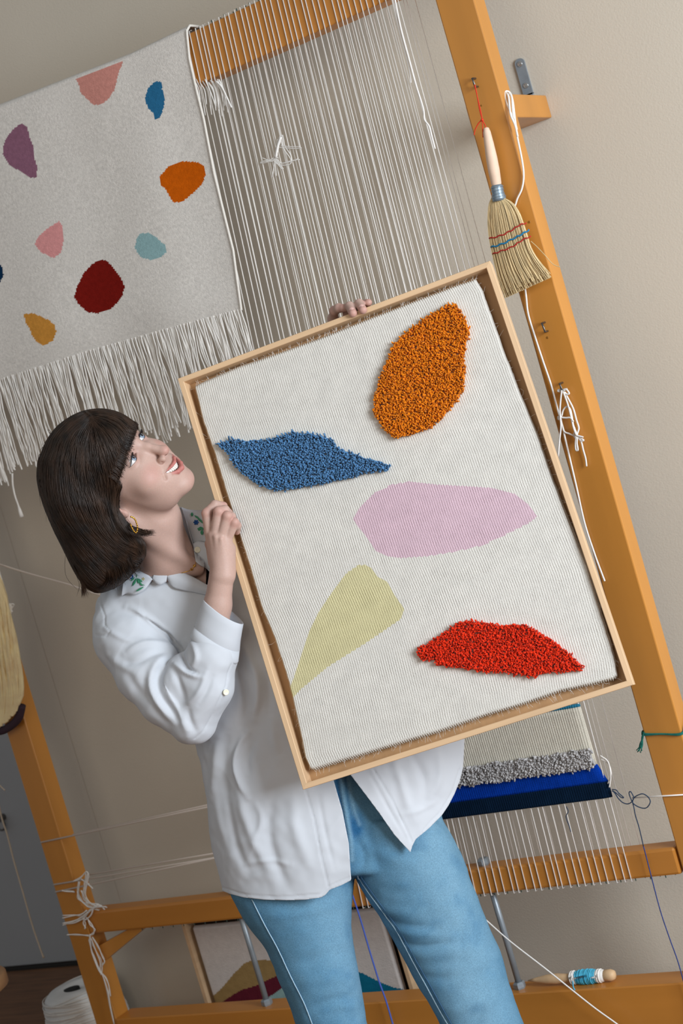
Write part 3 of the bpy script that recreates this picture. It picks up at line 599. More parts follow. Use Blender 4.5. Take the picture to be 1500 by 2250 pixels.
coil(L2 * .50, L2 * .56, 5, .0142, .0013, M_CORD, 'white_yarn'); coil(L2 * .80, L2 * .85, 4, .0145, .0013, M_CORD, 'white_yarn'); coil(L2 * .56, L2 * .80, 18, .0150, .0016, M_TQ, 'turquoise_yarn'); coil(L2 * .58, L2 * .78, 11, .0158, .0015, M_TQ, 'turquoise_yarn')
P = [atY(x, y, YL - .0) for x, y in ((1254, 2160), (1262, 2175), (1290, 2205), (1312, 2235), (1330, 2262))]; P[0][1] += .01; V, F = tube(spline(P, 20), .0015, 5); mesh('yarn_end', V, F, M_TQ, bob, smooth=True)
# thin white thread slanting in front of the beam
V, F = tube(spline([atY(x, y, YL - .03) for x, y in ((1000, 1962), (1060, 2015), (1120, 2068), (1200, 2130), (1300, 2210), (1370, 2262), (1440, 2330))], 36), .0017, 6); tag(mesh('slanting_thread', V, F, M_CORD, smooth=True), 'white thread slanting down across the bottom beam beside the bobbin', 'thread')
# threads stretched from the left post to the warp
M_TH = mat('stretched_thread', (214, 200, 188), .85)
tt = [((90, 1851), (600, 1743), -.002, 'lower thread of the upper pair stretched from the left post behind the person'), ((160, 1834), (600, 1737), .0, 'uppermost of the pale threads stretched from the left post behind the person'), ((118, 1944), (600, 1863), -.002, 'middle thread of the lower three stretched from the left post'), ((122, 1960), (600, 1858), -.003, 'lowest pale thread stretched from the left post, just above the lower rail'), ((195, 1922), (600, 1853), .002, 'top thread of the lower three, starting at the knotted white tangle')]
for (a, b_, yo, lb_) in tt:
    V, F = tube([atY(*a, YL + yo), atY(*b_, YL + yo)], .0023, 5); tag(mesh('guide_thread', V, F, M_TH, smooth=True), lb_, 'thread', 'guide threads tied to the left post')
V, F = tube(spline([atY(x, y, YL - .01) for x, y in ((-40, 1222), (0, 1240), (70, 1262), (150, 1284), (195, 1300), (260, 1318))], 30), .0026, 6); tag(mesh('slack_cord', V, F, M_TH, smooth=True), 'pale slack cord running behind her hair at the left edge', 'cord')
# tangle of white yarn tied round the left post
tg = empty('knotted_yarn_tangle', atY(215, 2010, YL)); tag(tg, 'tangle of knotted white yarn tied round the left post at the lower rail', 'yarn')
def z5(x, y): return (x / 3.4625, 1600 + y / 3.4615)
for pts in ([(560, 1165), (610, 1130), (655, 1095), (672, 1110), (660, 1180), (650, 1250), (680, 1320), (720, 1360)], [(600, 1165), (590, 1240), (620, 1300), (660, 1350), (700, 1370)], [(615, 1150), (660, 1180), (700, 1215)], [(590, 1245), (600, 1290), (640, 1330), (690, 1360), (780, 1365), (810, 1358)], [(620, 1240), (640, 1300), (700, 1340), (760, 1355), (800, 1385)],
            [(480, 1440), (560, 1425), (620, 1420), (660, 1380)], [(482, 1482), (560, 1465), (630, 1435), (670, 1400)], [(484, 1492), (570, 1470), (640, 1445)], [(505, 1578), (590, 1580), (680, 1583)], [(640, 1440), (640, 1480), (650, 1525)], [(660, 1440), (690, 1490), (712, 1530), (705, 1560), (680, 1570)], [(645, 1430), (680, 1390), (720, 1370)],
            [(680, 1570), (690, 1680), (720, 1760), (760, 1850), (770, 1870)], [(690, 1600), (730, 1700), (770, 1780), (765, 1860)], [(705, 1590), (740, 1650), (780, 1740), (792, 1780), (770, 1800)], [(680, 1600), (700, 1700), (740, 1800), (780, 1880), (815, 2000), (840, 2120), (870, 2250)], [(560, 1245), (500, 1240), (470, 1238)], [(640, 1420), (700, 1380), (760, 1385)], [(660, 1330), (700, 1330), (740, 1340), (700, 1375)],
            [(770, 1860), (800, 1900), (820, 1960), (830, 2040)], [(655, 1100), (640, 1180), (630, 1260), (660, 1320)], [(720, 1360), (690, 1420), (650, 1460)]):
    for q in range(2): cord('strand', [(z5(x + rng.normal(0, 5), y + rng.normal(0, 5))) for x, y in pts], YL - .008 + rng.normal(0, .003), .0016, M_CORD, tg, 24, 5)
# hank of yellow yarn on the left post
hk = empty('yellow_yarn_hank', atY(0, 1600, YL - .05)); tag(hk, 'hank of pale yellow wool yarn hanging at the left edge', 'yarn'); M_Y = mat('yellow_wool_hank', (252, 226, 176), .9, .12, 30, sheen=.2)
hp = []
for i in range(84):
    u = (i + .5) / 84; xx_ = -75 + 118 * u; e = math.sqrt(max(0, 1 - (2 * u - 1) ** 2)); ph = rng.uniform(0, 6.3)
    pts = []
    for t in np.linspace(0, 1, 16):
        xr = np.interp(t, [0, .2, .45, .75, .92, 1], [-10, 14, 32, 44, 48, 40]); xlft = xr - 120 * min(1, .35 + t * 1.5)
        x = xlft + (xr - xlft) * u + 3.2 * math.sin(ph + t * 7); y = 1250 + t * (310 + 45 * e * (1 - .5 * (u - .3))); y = y - (28 * max(0, (u - .62)) ** 1.2 * 2) * t
        pts.append(atY(x, y, YL - .045 - .030 * e * math.sin(math.pi * min(1, t + .12)) * rng.uniform(.72, 1.12)))
    hp.append(np.array(pts))
tag(tubes('wool_strands', hp, .0046, M_Y, hk, 6), kind='stuff')
V, F = tube(spline([atY(x, y, YL - .03) for x, y in ((-40, 1600), (0, 1606), (25, 1594), (42, 1575), (48, 1550))], 20), .011, 8); tag(mesh('purple_band', V, F, mat('dark_purple_wool', (62, 46, 56), .9), hk, smooth=True), 'dark purple yarn under the hank')
V, F = tube(spline([atY(x, y, YL - .045) for x, y in ((-12, 1190), (-4, 1250), (3, 1275), (12, 1305), (19, 1335))], 20), .0036, 6); k1 = mesh('tie', V, F, M_CORD, hk, smooth=True); tag(k1, 'white yarn tie')
for q in range(8):
    cord('tie', [(19, 1328), (22 + rng.normal(0, 4), 1333 + rng.normal(0, 4)), (24 + rng.normal(0, 3), 1340), (22 + rng.normal(0, 6), 1345 + rng.normal(0, 5))], YL - .05, .0022, M_CORD, hk, 10, 5)
# string hanging on the far left, white cotton cone on the floor, edge of a wooden stool
V, F = tube(spline([atY(x, y, YL + .1) for x, y in ((-12, 1715), (2, 1790), (16, 1835), (30, 1890), (50, 1960), (70, 2030), (85, 2075), (96, 2105))], 40), np.r_[np.full(38, .0024), .003, .0035], 6); tag(mesh('hanging_string', V, F, mat('tan_string', (196, 184, 168), .85), smooth=True), 'thin tan string hanging in front of the grey door', 'string')
V, F = tube(spline([atY(x, y, YL + .1) for x, y in ((-14, 1710), (-4, 1722), (4, 1730), (11, 1737))], 12), .002, 6); tag(mesh('string_stub', V, F, mat('tan_string_b', (196, 184, 168), .85), smooth=True), 'short end of tan string at the left edge above the door handle', 'string')
cc = atY(172, 2170, 3.375); cx, cy, cz = cc; R_ = .108
cone = empty('cotton_cone', (cx, cy, 0)); tag(cone, 'fat cone of white cotton yarn standing on the floor behind the left post', 'yarn cone')
prof = [(0, R_ * 1.05), (cz * .5, R_ * 1.08), (cz - .03, R_ * 1.0), (cz - .008, R_ * .93), (cz + .004, R_ * .8), (cz + .006, R_ * .4), (cz - .004, .026)]
V, F = lathe(prof, (cx, cy, 0), (0, 0, 1), 40); mesh('wound_body', V, F, mat('cotton_cone_white', (222, 222, 220), .9, .04, 20, .5, 60, stretch=(1, 1, 9)), cone, smooth=True)
cp = []
for k in range(60):
    z = .004 + (cz - .012) * k / 59; a0 = rng.uniform(0, 6.3); rr = np.interp(z, [0, cz * .5, cz - .03, cz], [R_ * 1.055, R_ * 1.085, R_ * 1.01, R_ * .9]); tl_ = rng.uniform(-.02, .02)
    cp.append(np.array([(cx + rr * math.cos(a), cy + rr * math.sin(a), z + tl_ * math.sin(a + a0)) for a in np.linspace(0, 2 * math.pi, 40)]))
tag(tubes('yarn_winding', cp, .0014, M_CORD, cone, 4), kind='stuff')
V, F = lathe([(-.03, .024), (.0, .026), (.004, .026), (.004, .012)], (cx - .01, cy - .02, cz + .001), (0, 0, 1), 20); tag(mesh('core_tube', V, F, mat('black_core', (24, 26, 26), .6), cone, smooth=True), 'black core opening')
sp_ = atY(13, 2150, 2.95) - np.array([RT[0], RT[1], 0]) / math.hypot(RT[0], RT[1]) * .15; st = empty('round_stool', (sp_[0], sp_[1], 0)); tag(st, 'edge of a round wooden stool at the lower left corner', 'stool'); M_ST = mat('stool_wood', (176, 136, 98), .5, .08, 20)
V, F = lathe([(0, .142), (.004, .15), (.030, .15), (.035, .145)], sp_ + [0, 0, -.018], (0, 0, 1), 48); mesh('seat', V, F, M_ST, st, smooth=True)
for a in (0, 2.1, 4.2):
    c_, s_2 = math.cos(a), math.sin(a); V, F = tube([sp_ + [.10 * c_, .10 * s_2, -.02], [sp_[0] + .13 * c_, sp_[1] + .13 * s_2, 0]], .015, 12); mesh('leg', V, F, M_ST, st, smooth=True)
# second framed tapestry leaning on the wall behind the bottom beam
YA = 3.42
q0, q1, q2, q3 = atY(412, 2046, YA), atY(452, 2200, YA), atY(912, 2166, YA), atY(868, 2010, YA)
xl_, xr_ = (q0[0] + q1[0]) / 2, (q2[0] + atY(880, 2060, YA)[0]) / 2; xr_ = q2[0]; ztp = atY(430, 2012, YA)[2]
la = empty('leaning_framed_tapestry', ((xl_ + xr_) / 2, YA, 0)); tag(la, 'framed tapestry with ochre hill, maroon and teal shapes standing on the floor against the wall', 'artwork')
for (lo_, hi_, m) in (((xl_, YA - .012, 0), (xl_ + .012, YA + .035, ztp), M_OAK), ((xr_ - .012, YA - .012, 0), (xr_, YA + .035, ztp), M_OAK), ((xl_ + .012, YA - .012, 0), (xr_ - .012, YA + .035, .012), M_OAKX), ((xl_ + .012, YA - .012, ztp - .012), (xr_ - .012, YA + .035, ztp), M_OAKX)):
    V, F = box(np.array(lo_), np.array(hi_), .001); mesh('frame_rail', V, F, m, la)
V, F = box(np.array((xl_ + .012, YA + .028, .012)), np.array((xr_ - .012, YA + .034, ztp - .012))); mesh('backing_board', V, F, mat('dark_backing', (66, 52, 40), .8), la)
nu, nv = 200, 110; x0_, x1_ = atY(423, 2042, YA)[0], atY(885, 2165, YA)[0]
U_, V_ = np.meshgrid(np.linspace(0, 1, nu), np.linspace(0, 1, nv)); Gx = x0_ + (x1_ - x0_) * U_; Gz = .03 + (ztp - .06) * V_
e = np.minimum(np.minimum(U_, 1 - U_) * (x1_ - x0_), np.minimum(V_, 1 - V_) * (ztp - .06)); Gy = YA - .004 - .0006 * np.abs(np.cos(U_ * 300)) + .014 * np.clip(1 - e / .006, 0, 1) ** 2
W4 = np.stack([Gx, Gy, Gz], -1).reshape(-1, 3); PX4 = pix(w2v(W4)).reshape(nv, nu, 2)
ii, jj = np.meshgrid(np.arange(nv - 1), np.arange(nu - 1), indexing='ij'); A = ii * nu + jj; FQ = np.stack([A, A + 1, A + nu + 1, A + nu], -1); cen = (PX4[:-1, :-1] + PX4[1:, 1:]) / 2
SH2 = {'maroon_shape': ((98, 34, 48), [(470, 2215), (497, 2195), (530, 2175), (562, 2166), (590, 2152), (608, 2144), (625, 2140), (640, 2160), (618, 2172), (592, 2190), (585, 2260), (430, 2280)]),
 'aqua_shape': ((146, 178, 176), [(585, 2192), (605, 2172), (640, 2158), (720, 2150), (760, 2280), (560, 2280)]),
 'ochre_hill': ((158, 130, 84), [(440, 2215), (470, 2187), (490, 2168), (515, 2138), (535, 2118), (550, 2111), (595, 2109), (660, 2108), (720, 2115), (760, 2150), (740, 2280), (400, 2300)]),
 'teal_shape': ((20, 110, 140), [(760, 2136), (793, 2137), (812, 2146), (835, 2158), (862, 2169), (890, 2175), (880, 2290), (740, 2290)])}
used = np.zeros(A.shape, bool)
for nm, (c, poly) in SH2.items():
    mk = in_poly(cen[..., 0], cen[..., 1], poly) & ~used; used |= mk; sub(nm, mk, mat('leaning_' + nm, c, .95, .08, 60, .4, 300, spec=.05), W4, FQ, la, 'woven ' + nm.replace('_', ' '), local=False)
sub('weave_ground', ~used, mat('leaning_ground', (212, 204, 198), .95, .05, 60, .4, 300, spec=.05), W4, FQ, la, 'off-white weave', local=False)
# tuft of thread caught in the warp, and loose warp ends
tw = empty('thread_tuft', atY(612, 365, YL)); tag(tw, 'wispy knot of white thread caught in the upper warp', 'thread')
def z2(x, y): return (400 + x / 2.3077, y / 2.3077)
for pts in ([(505, 690), (490, 720), (475, 780), (480, 830), (510, 860)], [(505, 690), (520, 740), (550, 800), (545, 830), (500, 835), (460, 820)], [(495, 700), (480, 760), (460, 820), (400, 800)], [(490, 740), (560, 750), (600, 748)], [(470, 800), (500, 830), (560, 820), (590, 800)], [(500, 700), (470, 790), (470, 900)], [(480, 790), (430, 820), (390, 830)]):
    for q in range(2): cord('wisp', [z2(x + rng.normal(0, 6), y + rng.normal(0, 6)) for x, y in pts], YL - .006, .0010, M_CORD, tw, 20, 4)
cord('wisp', [z2(500, 695), z2(485, 740), z2(475, 800)], YL - .007, .0026, M_CORD, tw, 12, 6)
t2 = empty('loose_warp_ends', atY(500, 230, YL)); tag(t2, 'frayed loose warp ends just below the top rail beside the rug', 'thread')
for k in range(22):
    x = rng.uniform(60, 190); cord('wisp', [z2(x, 400 + rng.uniform(0, 20)), z2(x + 25, 460), z2(x + 40 + rng.normal(0, 8), 530 + rng.uniform(-20, 60))], YL - .004 + rng.normal(0, .003), .0011, M_CORD, t2, 10, 4)
cord('wisp', [z2(170, 410), z2(200, 440), z2(225, 490), z2(250, 545)], YL - .01, .002, M_CORD, t2, 14, 5)
t3 = empty('loose_edge_warp', atY(955, 328, YL)); tag(t3, 'slack outer warp threads hanging crooked at the right edge of the warp', 'thread')
cord('strand', [z2(1075, -20), z2(1110, 150), z2(1150, 300), z2(1185, 430), z2(1222, 550), z2(1228, 605), z2(1252, 640), z2(1265, 690), z2(1282, 755)], YL - .010, .0019, M_CORD, t3, 50, 6)
cord('strand', [z2(1060, -20), z2(1105, 170), z2(1140, 300), z2(1155, 370), z2(1160, 420)], YL - .008, .0017, M_CORD, t3, 40, 6)
# ------------------------------------------------------------------ implicit-surface tools (all in camera axes, metres)
def smin(a, b, k):
    h = np.clip(.5 + .5 * (b - a) / k, 0, 1); return b * (1 - h) + a * h - k * h * (1 - h)
def smax(a, b, k): return -smin(-a, -b, k)
def cone_(p, a, b, ra, rb):
    a = np.asarray(a, float); b = np.asarray(b, float); ba = b - a; t = np.clip((p - a) @ ba / (ba @ ba + 1e-12), 0, 1)
    return np.linalg.norm(p - a - t[:, None] * ba, axis=1) - (ra + (rb - ra) * t)
def ell(p, c, r):
    q = (p - np.asarray(c, float)); r = np.asarray(r, float); k0 = np.linalg.norm(q / r, axis=1); k1 = np.linalg.norm(q / r ** 2, axis=1)
    return k0 * (k0 - 1) / (k1 + 1e-9)
def chain(p, pts, k=.004):
    d = None
    for (a, ra), (b, rb) in zip(pts[:-1], pts[1:]):
        e = cone_(p, a, b, ra, rb); d = e if d is None else smin(d, e, k)
    return d
def gtab(rows, n=160):
    R = np.array(rows, float); y = np.linspace(R[0, 0], R[-1, 0], n); out = [y]
    for c in range(1, R.shape[1]):
        v = np.interp(y, R[:, 0], R[:, c]); k = np.ones(7) / 7; out.append(np.convolve(np.pad(v, 3, mode='edge'), k, 'valid'))
    return np.array(out)
def gcyl(p, T, ex=2.0):
    px = pix(p); m = -p[:, 2] / FPX; y = px[:, 1]
    l, r, zc, zr = (np.interp(y, T[0], T[i]) for i in (1, 2, 3, 4))
    a = np.maximum((r - l) / 2 * m, .004); dx = (px[:, 0] - (l + r) / 2) * m; dz = p[:, 2] - zc
    f = ((np.abs(dx / a) ** ex + np.abs(dz / zr) ** ex) ** (1 / ex) - 1) * np.minimum(a, zr)
    return smax(f, np.maximum((T[0][0] - y) * m, (y - T[0][-1]) * m), .02)
def nets(fn, lo, hi, h, skip=None, slack=1.5, it=2):
    """sparse surface nets; returns V, quads"""
    lo = np.asarray(lo, float); hi = np.asarray(hi, float); B = 8; nb = np.ceil((hi - lo) / (h * B)).astype(int)
    g = np.stack(np.meshgrid(*[np.arange(n) for n in nb], indexing='ij'), -1).reshape(-1, 3)
    c = lo + (g + .5) * h * B; d = fn(c); keep = np.abs(d) < h * B * .87 * slack
    if skip is not None: keep &= ~skip(c)
    g = g[keep]; off = np.stack(np.meshgrid(*[np.arange(B + 1)] * 3, indexing='ij'), -1)
    Vs, K, E = [], [], []
    big = int(nb.max() + 2) * B + 4
    for s in range(0, len(g), 700):
        gg = g[s:s + 700]; idx = gg[:, None, None, None] * B + off[None]; P = lo + idx * h
        D = fn(P.reshape(-1, 3)).reshape(P.shape[:-1]); S = D < 0
        co = [(i, j, k) for i in (0, 1) for j in (0, 1) for k in (0, 1)]
        sl = lambda A, o: A[:, o[0]:o[0] + B, o[1]:o[1] + B, o[2]:o[2] + B]
        n_in = sum(sl(S, o).astype(int) for o in co); act = (n_in > 0) & (n_in < 8); w = np.nonzero(act)
        if len(w[0]) == 0: continue
        cd = np.stack([sl(D, o)[w] for o in co], -1); acc = np.zeros((len(w[0]), 3)); cnt = np.zeros(len(w[0]))
        for a in range(8):
            for b in range(a + 1, 8):
                oa, ob = np.array(co[a]), np.array(co[b])
                if np.abs(oa - ob).sum() != 1: continue
                x = (cd[:, a] < 0) != (cd[:, b] < 0); t = np.where(x, cd[:, a] / (cd[:, a] - cd[:, b] + 1e-12), 0)
                acc += np.where(x[:, None], oa + (ob - oa) * t[:, None], 0); cnt += x
        ci = gg[w[0]] * B + np.stack(w[1:], -1); Vs.append(lo + (ci + acc / cnt[:, None]) * h)
        K.append((ci[:, 0] * big + ci[:, 1]) * big + ci[:, 2])
        s0 = cd[:, 0] < 0; E.append(np.stack([(cd[:, q] < 0).astype(int) - s0.astype(int) for q in (4, 2, 1)], -1))
    V = np.concatenate(Vs); K = np.concatenate(K); E = np.concatenate(E); o = np.argsort(K); V, K, E = V[o], K[o], E[o]
    st = [big * big, big, 1]; F = []
    for ax in range(3):
        u, v = st[(ax + 1) % 3], st[(ax + 2) % 3]; a = np.nonzero(E[:, ax])[0]; q = [a]; ok = np.ones(len(a), bool)
        for dlt in (u, u + v, v):
            t = K[a] - dlt; i = np.clip(np.searchsorted(K, t), 0, len(K) - 1); ok &= K[i] == t; q.append(i)
        q = np.stack(q, -1)[ok]; sg = E[a[ok], ax]; q[sg < 0] = q[sg < 0][:, ::-1]; F.append(q)
    F = np.concatenate(F)
    for _ in range(it):
        f = fn(V); G = grad(fn, V, h * .4); V = V - np.clip(f / (np.sum(G * G, 1) + 1e-6), -h, h)[:, None] * G
    return V, F[:, ::-1]
def grad(fn, V, e):
    return np.stack([fn(V + d) - fn(V - d) for d in np.eye(3) * e], -1) / (2 * e)
def unit(G): return G / (np.linalg.norm(G, axis=1)[:, None] + 1e-9)
def near(fn, c, r, pad=.03):
    """evaluate fn only inside a sphere, distance to the sphere elsewhere"""
    c = np.asarray(c, float)
    def g(p):
        d = np.linalg.norm(p - c, axis=1); out = d - r; m = d < r + pad
        if m.any(): out[m] = fn(p[m])
        return out
    return g
def clip_mesh(V, F, s):
    """keep the part of a polygon mesh where s <= 0"""
    V = list(map(tuple, V)); out = []; cut = {}; s = np.asarray(s)
    ins = (s[F] <= 0); full = ins.all(1); part = ins.any(1) & ~full; out = F[full].tolist()
    for f in F[part]:
        q = []
        for i in range(len(f)):
            a, b = int(f[i]), int(f[(i + 1) % len(f)])
            if s[a] <= 0: q.append(a)
            if (s[a] <= 0) != (s[b] <= 0):
                k = (min(a, b), max(a, b))
                if k not in cut:
                    t = s[k[0]] / (s[k[0]] - s[k[1]]); cut[k] = len(V); V.append(tuple(np.array(V[k[0]]) * (1 - t) + np.array(V[k[1]]) * t))
                q.append(cut[k])
        if len(q) >= 3: out.append(q)
    used = sorted({i for f in out for i in f}); mp = {u: i for i, u in enumerate(used)}
    return np.array([V[u] for u in used]), [tuple(mp[i] for i in f) for f in out]
def hit(fn, x, y, z0=-2.95, z1=-3.6, n=400):
    """first crossing of the surface along the line of sight through a photo position"""
    z = np.linspace(z0, z1, n); P = np.stack([(x - 750) / FPX * -z, -(y - 1125) / FPX * -z, z], -1); f = fn(P); i = np.argmax(f < 0)
    if f[i] >= 0: return None
    t = f[i - 1] / (f[i - 1] - f[i]); return P[i - 1] * (1 - t) + P[i] * t

# ------------------------------------------------------------------ head
HM = np.array([[-0.1428, 0.6099, -0.7795], [-0.6569, 0.5307, 0.5355], [0.7403, 0.5885, 0.3249]])
HC = np.array([-0.429, 0.072, -3.2]); HS = 1.077 / 1000
def h2v(q): return HC + (np.asarray(q, float) * HS) @ HM.T
def v2h(p): return ((p - HC) @ HM) / HS
LX = np.array([-27, -20, -11, 0, 11, 20, 27.])
ylip = lambda x: 98.5 - (np.abs(x) / 27) ** 2 * 13.5
zup = lambda x: -59.5 + (x / 27) ** 2 * 4.5 - 1.2 * np.exp(-(x / 4) ** 2)
zlo = lambda x: -77.0 + (x / 27) ** 2 * 21.5
ULIP = [((x, ylip(x) + .6, zup(x)), 1.5 + 1.6 * max(0, 1 - (x / 27) ** 2)) for x in LX]
LLIP = [((x, ylip(x) - 1.2, zlo(x)), 2.0 + 2.5 * max(0, 1 - (x / 27) ** 2)) for x in LX]
def head_mm(q):
    a = q.copy(); a[:, 0] = np.abs(a[:, 0])
    d = ell(q, (0, -8, 38), (74, 96, 80))
    d = smin(d, ell(q, (0, 30, -18), (62, 62, 74)), 14)
    d = smin(d, ell(a, (19, 40, -64), (35, 47, 47)), 16)           # jaw
    d = smin(d, ell(q, (0, 73, -96), (27, 21, 20)), 14)            # chin
    d = smin(d, ell(a, (35, 60, -36), (26, 22, 24)), 18)           # raised cheeks
    d = smin(d, cone_(a, (0, 82, 20), (34, 72, 20), 11, 8), 12)    # brow
    d = smin(d, ell(q, (0, 72, -64), (34, 24.5, 27)), 11)            # muzzle
    d = smax(d, -ell(a, (30, 93, 5), (16, 13, 10)), 9)             # eye socket
    d = smin(d, chain(q, [((0, 85, 12), 7), ((0, 93, -6), 7.2), ((0, 104, -28), 8.4)], 5), 8)
    d = smin(d, ell(q, (0, 107, -33), (9.5, 9.5, 8)), 6)
    d = smin(d, ell(a, (12, 97, -38), (6.8, 9, 6.6)), 4)           # nose wings
    d = smax(d, -ell(a, (7.0, 103.5, -42.0), (3.2, 5.5, 5)), 1.6)        # nostrils
    d = smax(d, -cone_(q, (0, 104, -47), (0, 103, -53), 1.6, 2.2), 4)
    d = smax(d, -chain(a, [((18, 97, -40), .4), ((27, 91, -50), .7), ((33, 84, -60), .3)], 2), 7)
    lid = np.linalg.norm(a - [31, 69.5, 4], axis=1) - 14.0; d = smin(d, lid, 4)
    u = (a[:, 0] - 31) / 14.5; z = a[:, 2] - 4
    d = smax(d, -smax(smax(cone_(a, (17, 84, 12.5), (46, 76, 8.5), .9, .9), -50 + 0 * z, 1), -50 + 0 * z, 1), 2.5)   # crease of the upper lid
    al = np.maximum(z - 5.6 * (1 - u * u) + .8 * u, -z - 3.9 * (1 - u * u) - .8 * u); al = np.maximum(al, 60 - a[:, 1])
    d = smax(d, -al, .8); d = smax(d, -(np.linalg.norm(a - [31, 69.5, 4], axis=1) - 12.3), .6)
    d = smin(d, chain(q, ULIP, 2), 2.6); d = smin(d, chain(q, LLIP, 2), 3.0)
    x = q[:, 0]; zm = -67.8 + (x / 25) ** 2 * 12.5; hw_ = 4.5 * np.sqrt(np.clip(1 - (x / 25.5) ** 2, 0, 1))
    op = np.maximum(np.maximum(np.abs(q[:, 2] - zm) - hw_, ylip(x) - 15 - q[:, 1]), np.abs(x) - 25.5)
    d = smax(d, -op, .9)
    # ears
    e = ell(a, (74, -10, -12), (6, 17, 29)); e = smin(e, ell(a, (72, -2, -40), (6, 8, 9)), 5); e = smax(e, -ell(a, (80, -6, -12), (5, 9, 17)), 3)
    return smin(d, e, 4)
head_n = near(lambda p: head_mm(v2h(p)) * HS, HC, .165)
def neck_f(p):
    d = chain(p, [(h2v((0, -14, -30)), .058), (view(336, 1140, -3.245), .050), (view(362, 1215, -3.285), .052)], .02)
    d = smin(d, cone_(p, h2v((60, -22, -45)), view(428, 1243, -3.262), .011, .009), .020)
    d = smin(d, cone_(p, h2v((-40, -10, -55)), view(428, 1240, -3.285), .011, .007), .018)
    ch = ell(p, view(430, 1345, -3.365), (.135, .125, .096)); ch = smin(ch, ell(p, view(330, 1300, -3.345), (.085, .045, .062)), .03)
    ch = smin(ch, ell(p, view(476, 1285, -3.338), (.062, .048, .046)), .03)
    ch = smin(ch, chain(p, [(view(430, 1250, -3.272), .009), (view(385, 1262, -3.270), .008), (view(320, 1270, -3.285), .009)], .01), .014)
    return smin(d, ch, .032)
# ------------------------------------------------------------------ arms and hands
def fz(x, y, o): return view(x, y, frame_z(x, y, o))
RH = {'palm': [((487, 1264, .010), (463, 1172, .022), .019, .0118), ((489, 1264, .012), (474, 1176, .028), .020, .0118), ((491, 1264, .012), (486, 1181, .028), .019, .0112), ((494, 1262, .010), (498, 1188, .021), .018, .0108)],
      'fingers': [[(461, 1168, .021, .0112), (454, 1128, .027, .0100), (472, 1109, .020, .0088), (491, 1111, .006, .0078)],
                  [(473, 1173, .028, .0112), (480, 1124, .036, .0100), (494, 1120, .026, .0088), (503, 1127, .006, .0078)],
                  [(486, 1179, .028, .0108), (499, 1134, .036, .0096), (508, 1135, .024, .0086), (513, 1145, .005, .0076)],
                  [(498, 1186, .021, .0100), (515, 1148, .029, .0088), (521, 1155, .018, .0078), (520, 1168, .004, .0068)]]}
def hand_r(p):
    d = cone_(p, fz(486, 1268, .010), fz(478, 1330, .0), .0235, .0255)
    d = smin(d, chain(p, [(fz(478, 1330, .0), .0255), (fz(463, 1430, -.012), .030), (view(428, 1575, -3.235), .036)], .01), .01)
    for a, b, ra, rb in RH['palm']: d = smin(d, cone_(p, fz(*a), fz(*b), ra, rb), .007)
    d = smin(d, cone_(p, fz(500, 1250, .002), fz(504, 1205, .006), .014, .012), .010)
    for f in RH['fingers']:
        d = smin(d, chain(p, [(fz(*q[:3]), q[3] * .97) for q in f], .003), .0030)
    th = chain(p, [(fz(474, 1235, -.008), .015), (fz(464, 1195, -.040), .0115), (fz(482, 1165, -.064), .010), (fz(505, 1152, -.068), .0088)], .005)
    d = smin(d, th, .010)
    # tendons on the back of the hand
    for a, b, ra, rb in RH['palm'][:3]:
        s_, e_ = fz(a[0], a[1] - 25, a[2] + .0085), fz(b[0], b[1] + 4, b[2] + .0105); d = smin(d, cone_(p, s_, e_, .0085, .0035), .006)
    return d
LH = [[(732, 700, -.066, .0098), (734, 683, -.040, .0092), (744, 677, -.028, .0086), (754, 677, -.022, .0080)],
      [(765, 706, -.068, .0100), (763, 682, -.050, .0094), (768, 673, -.014, .0086), (775, 688, .006, .0080)],
      [(788, 700, -.068, .0100), (784, 676, -.050, .0092), (789, 667, -.014, .0085), (797, 681, .006, .0079)],
      [(808, 692, -.068, .0090), (802, 672, -.052, .0082), (802, 667, -.034, .0076), (809, 665, -.018, .0072)]]
def hand_l(p):
    d = cone_(p, fz(756, 830, -.090), fz(725, 930, -.10), .024, .027)
    for f in LH:
        d = smin(d, cone_(p, fz(754, 820, -.09), fz(*f[0][:3]), .018, .0115), .008)
        d = smin(d, chain(p, [(fz(*q[:3]), q[3]) for q in f], .0035), .0045)
    d = smin(d, chain(p, [(fz(742, 800, -.085), .014), (fz(712, 765, -.075), .011), (fz(704, 735, -.063), .0095)], .005), .010)
    d = smin(d, chain(p, [(fz(725, 930, -.10), .028), (view(610, 1160, -3.42), .038)], .01), .01)
    return d
LARM = [(view(610, 1160, -3.42), .044), (view(525, 1255, -3.41), .055)]
RARM = [(view(428, 1575, -3.238), .036), (view(335, 1470, -3.285), .034), (view(275, 1375, -3.335), .045)]
T_PEL = gtab([(1560, 520, 860, -3.37, .085), (1640, 520, 930, -3.375, .092), (1750, 508, 962, -3.375, .094), (1800, 505, 972, -3.372, .094), (1868, 504, 1008, -3.37, .094), (1925, 503, 1030, -3.365, .094)])
T_LL = gtab([(1850, 505, 778, -3.365, .092), (1962, 504, 776, -3.36, .090), (1990, 518, 773, -3.355, .090), (2033, 541, 772, -3.35, .086), (2085, 583, 777, -3.345, .080), (2120, 598, 784, -3.34, .078), (2161, 615, 791, -3.335, .075), (2218, 639, 801, -3.33, .072), (2250, 648, 806, -3.325, .07), (2450, 735, 880, -3.31, .060), (2610, 800, 925, -3.32, .055)])
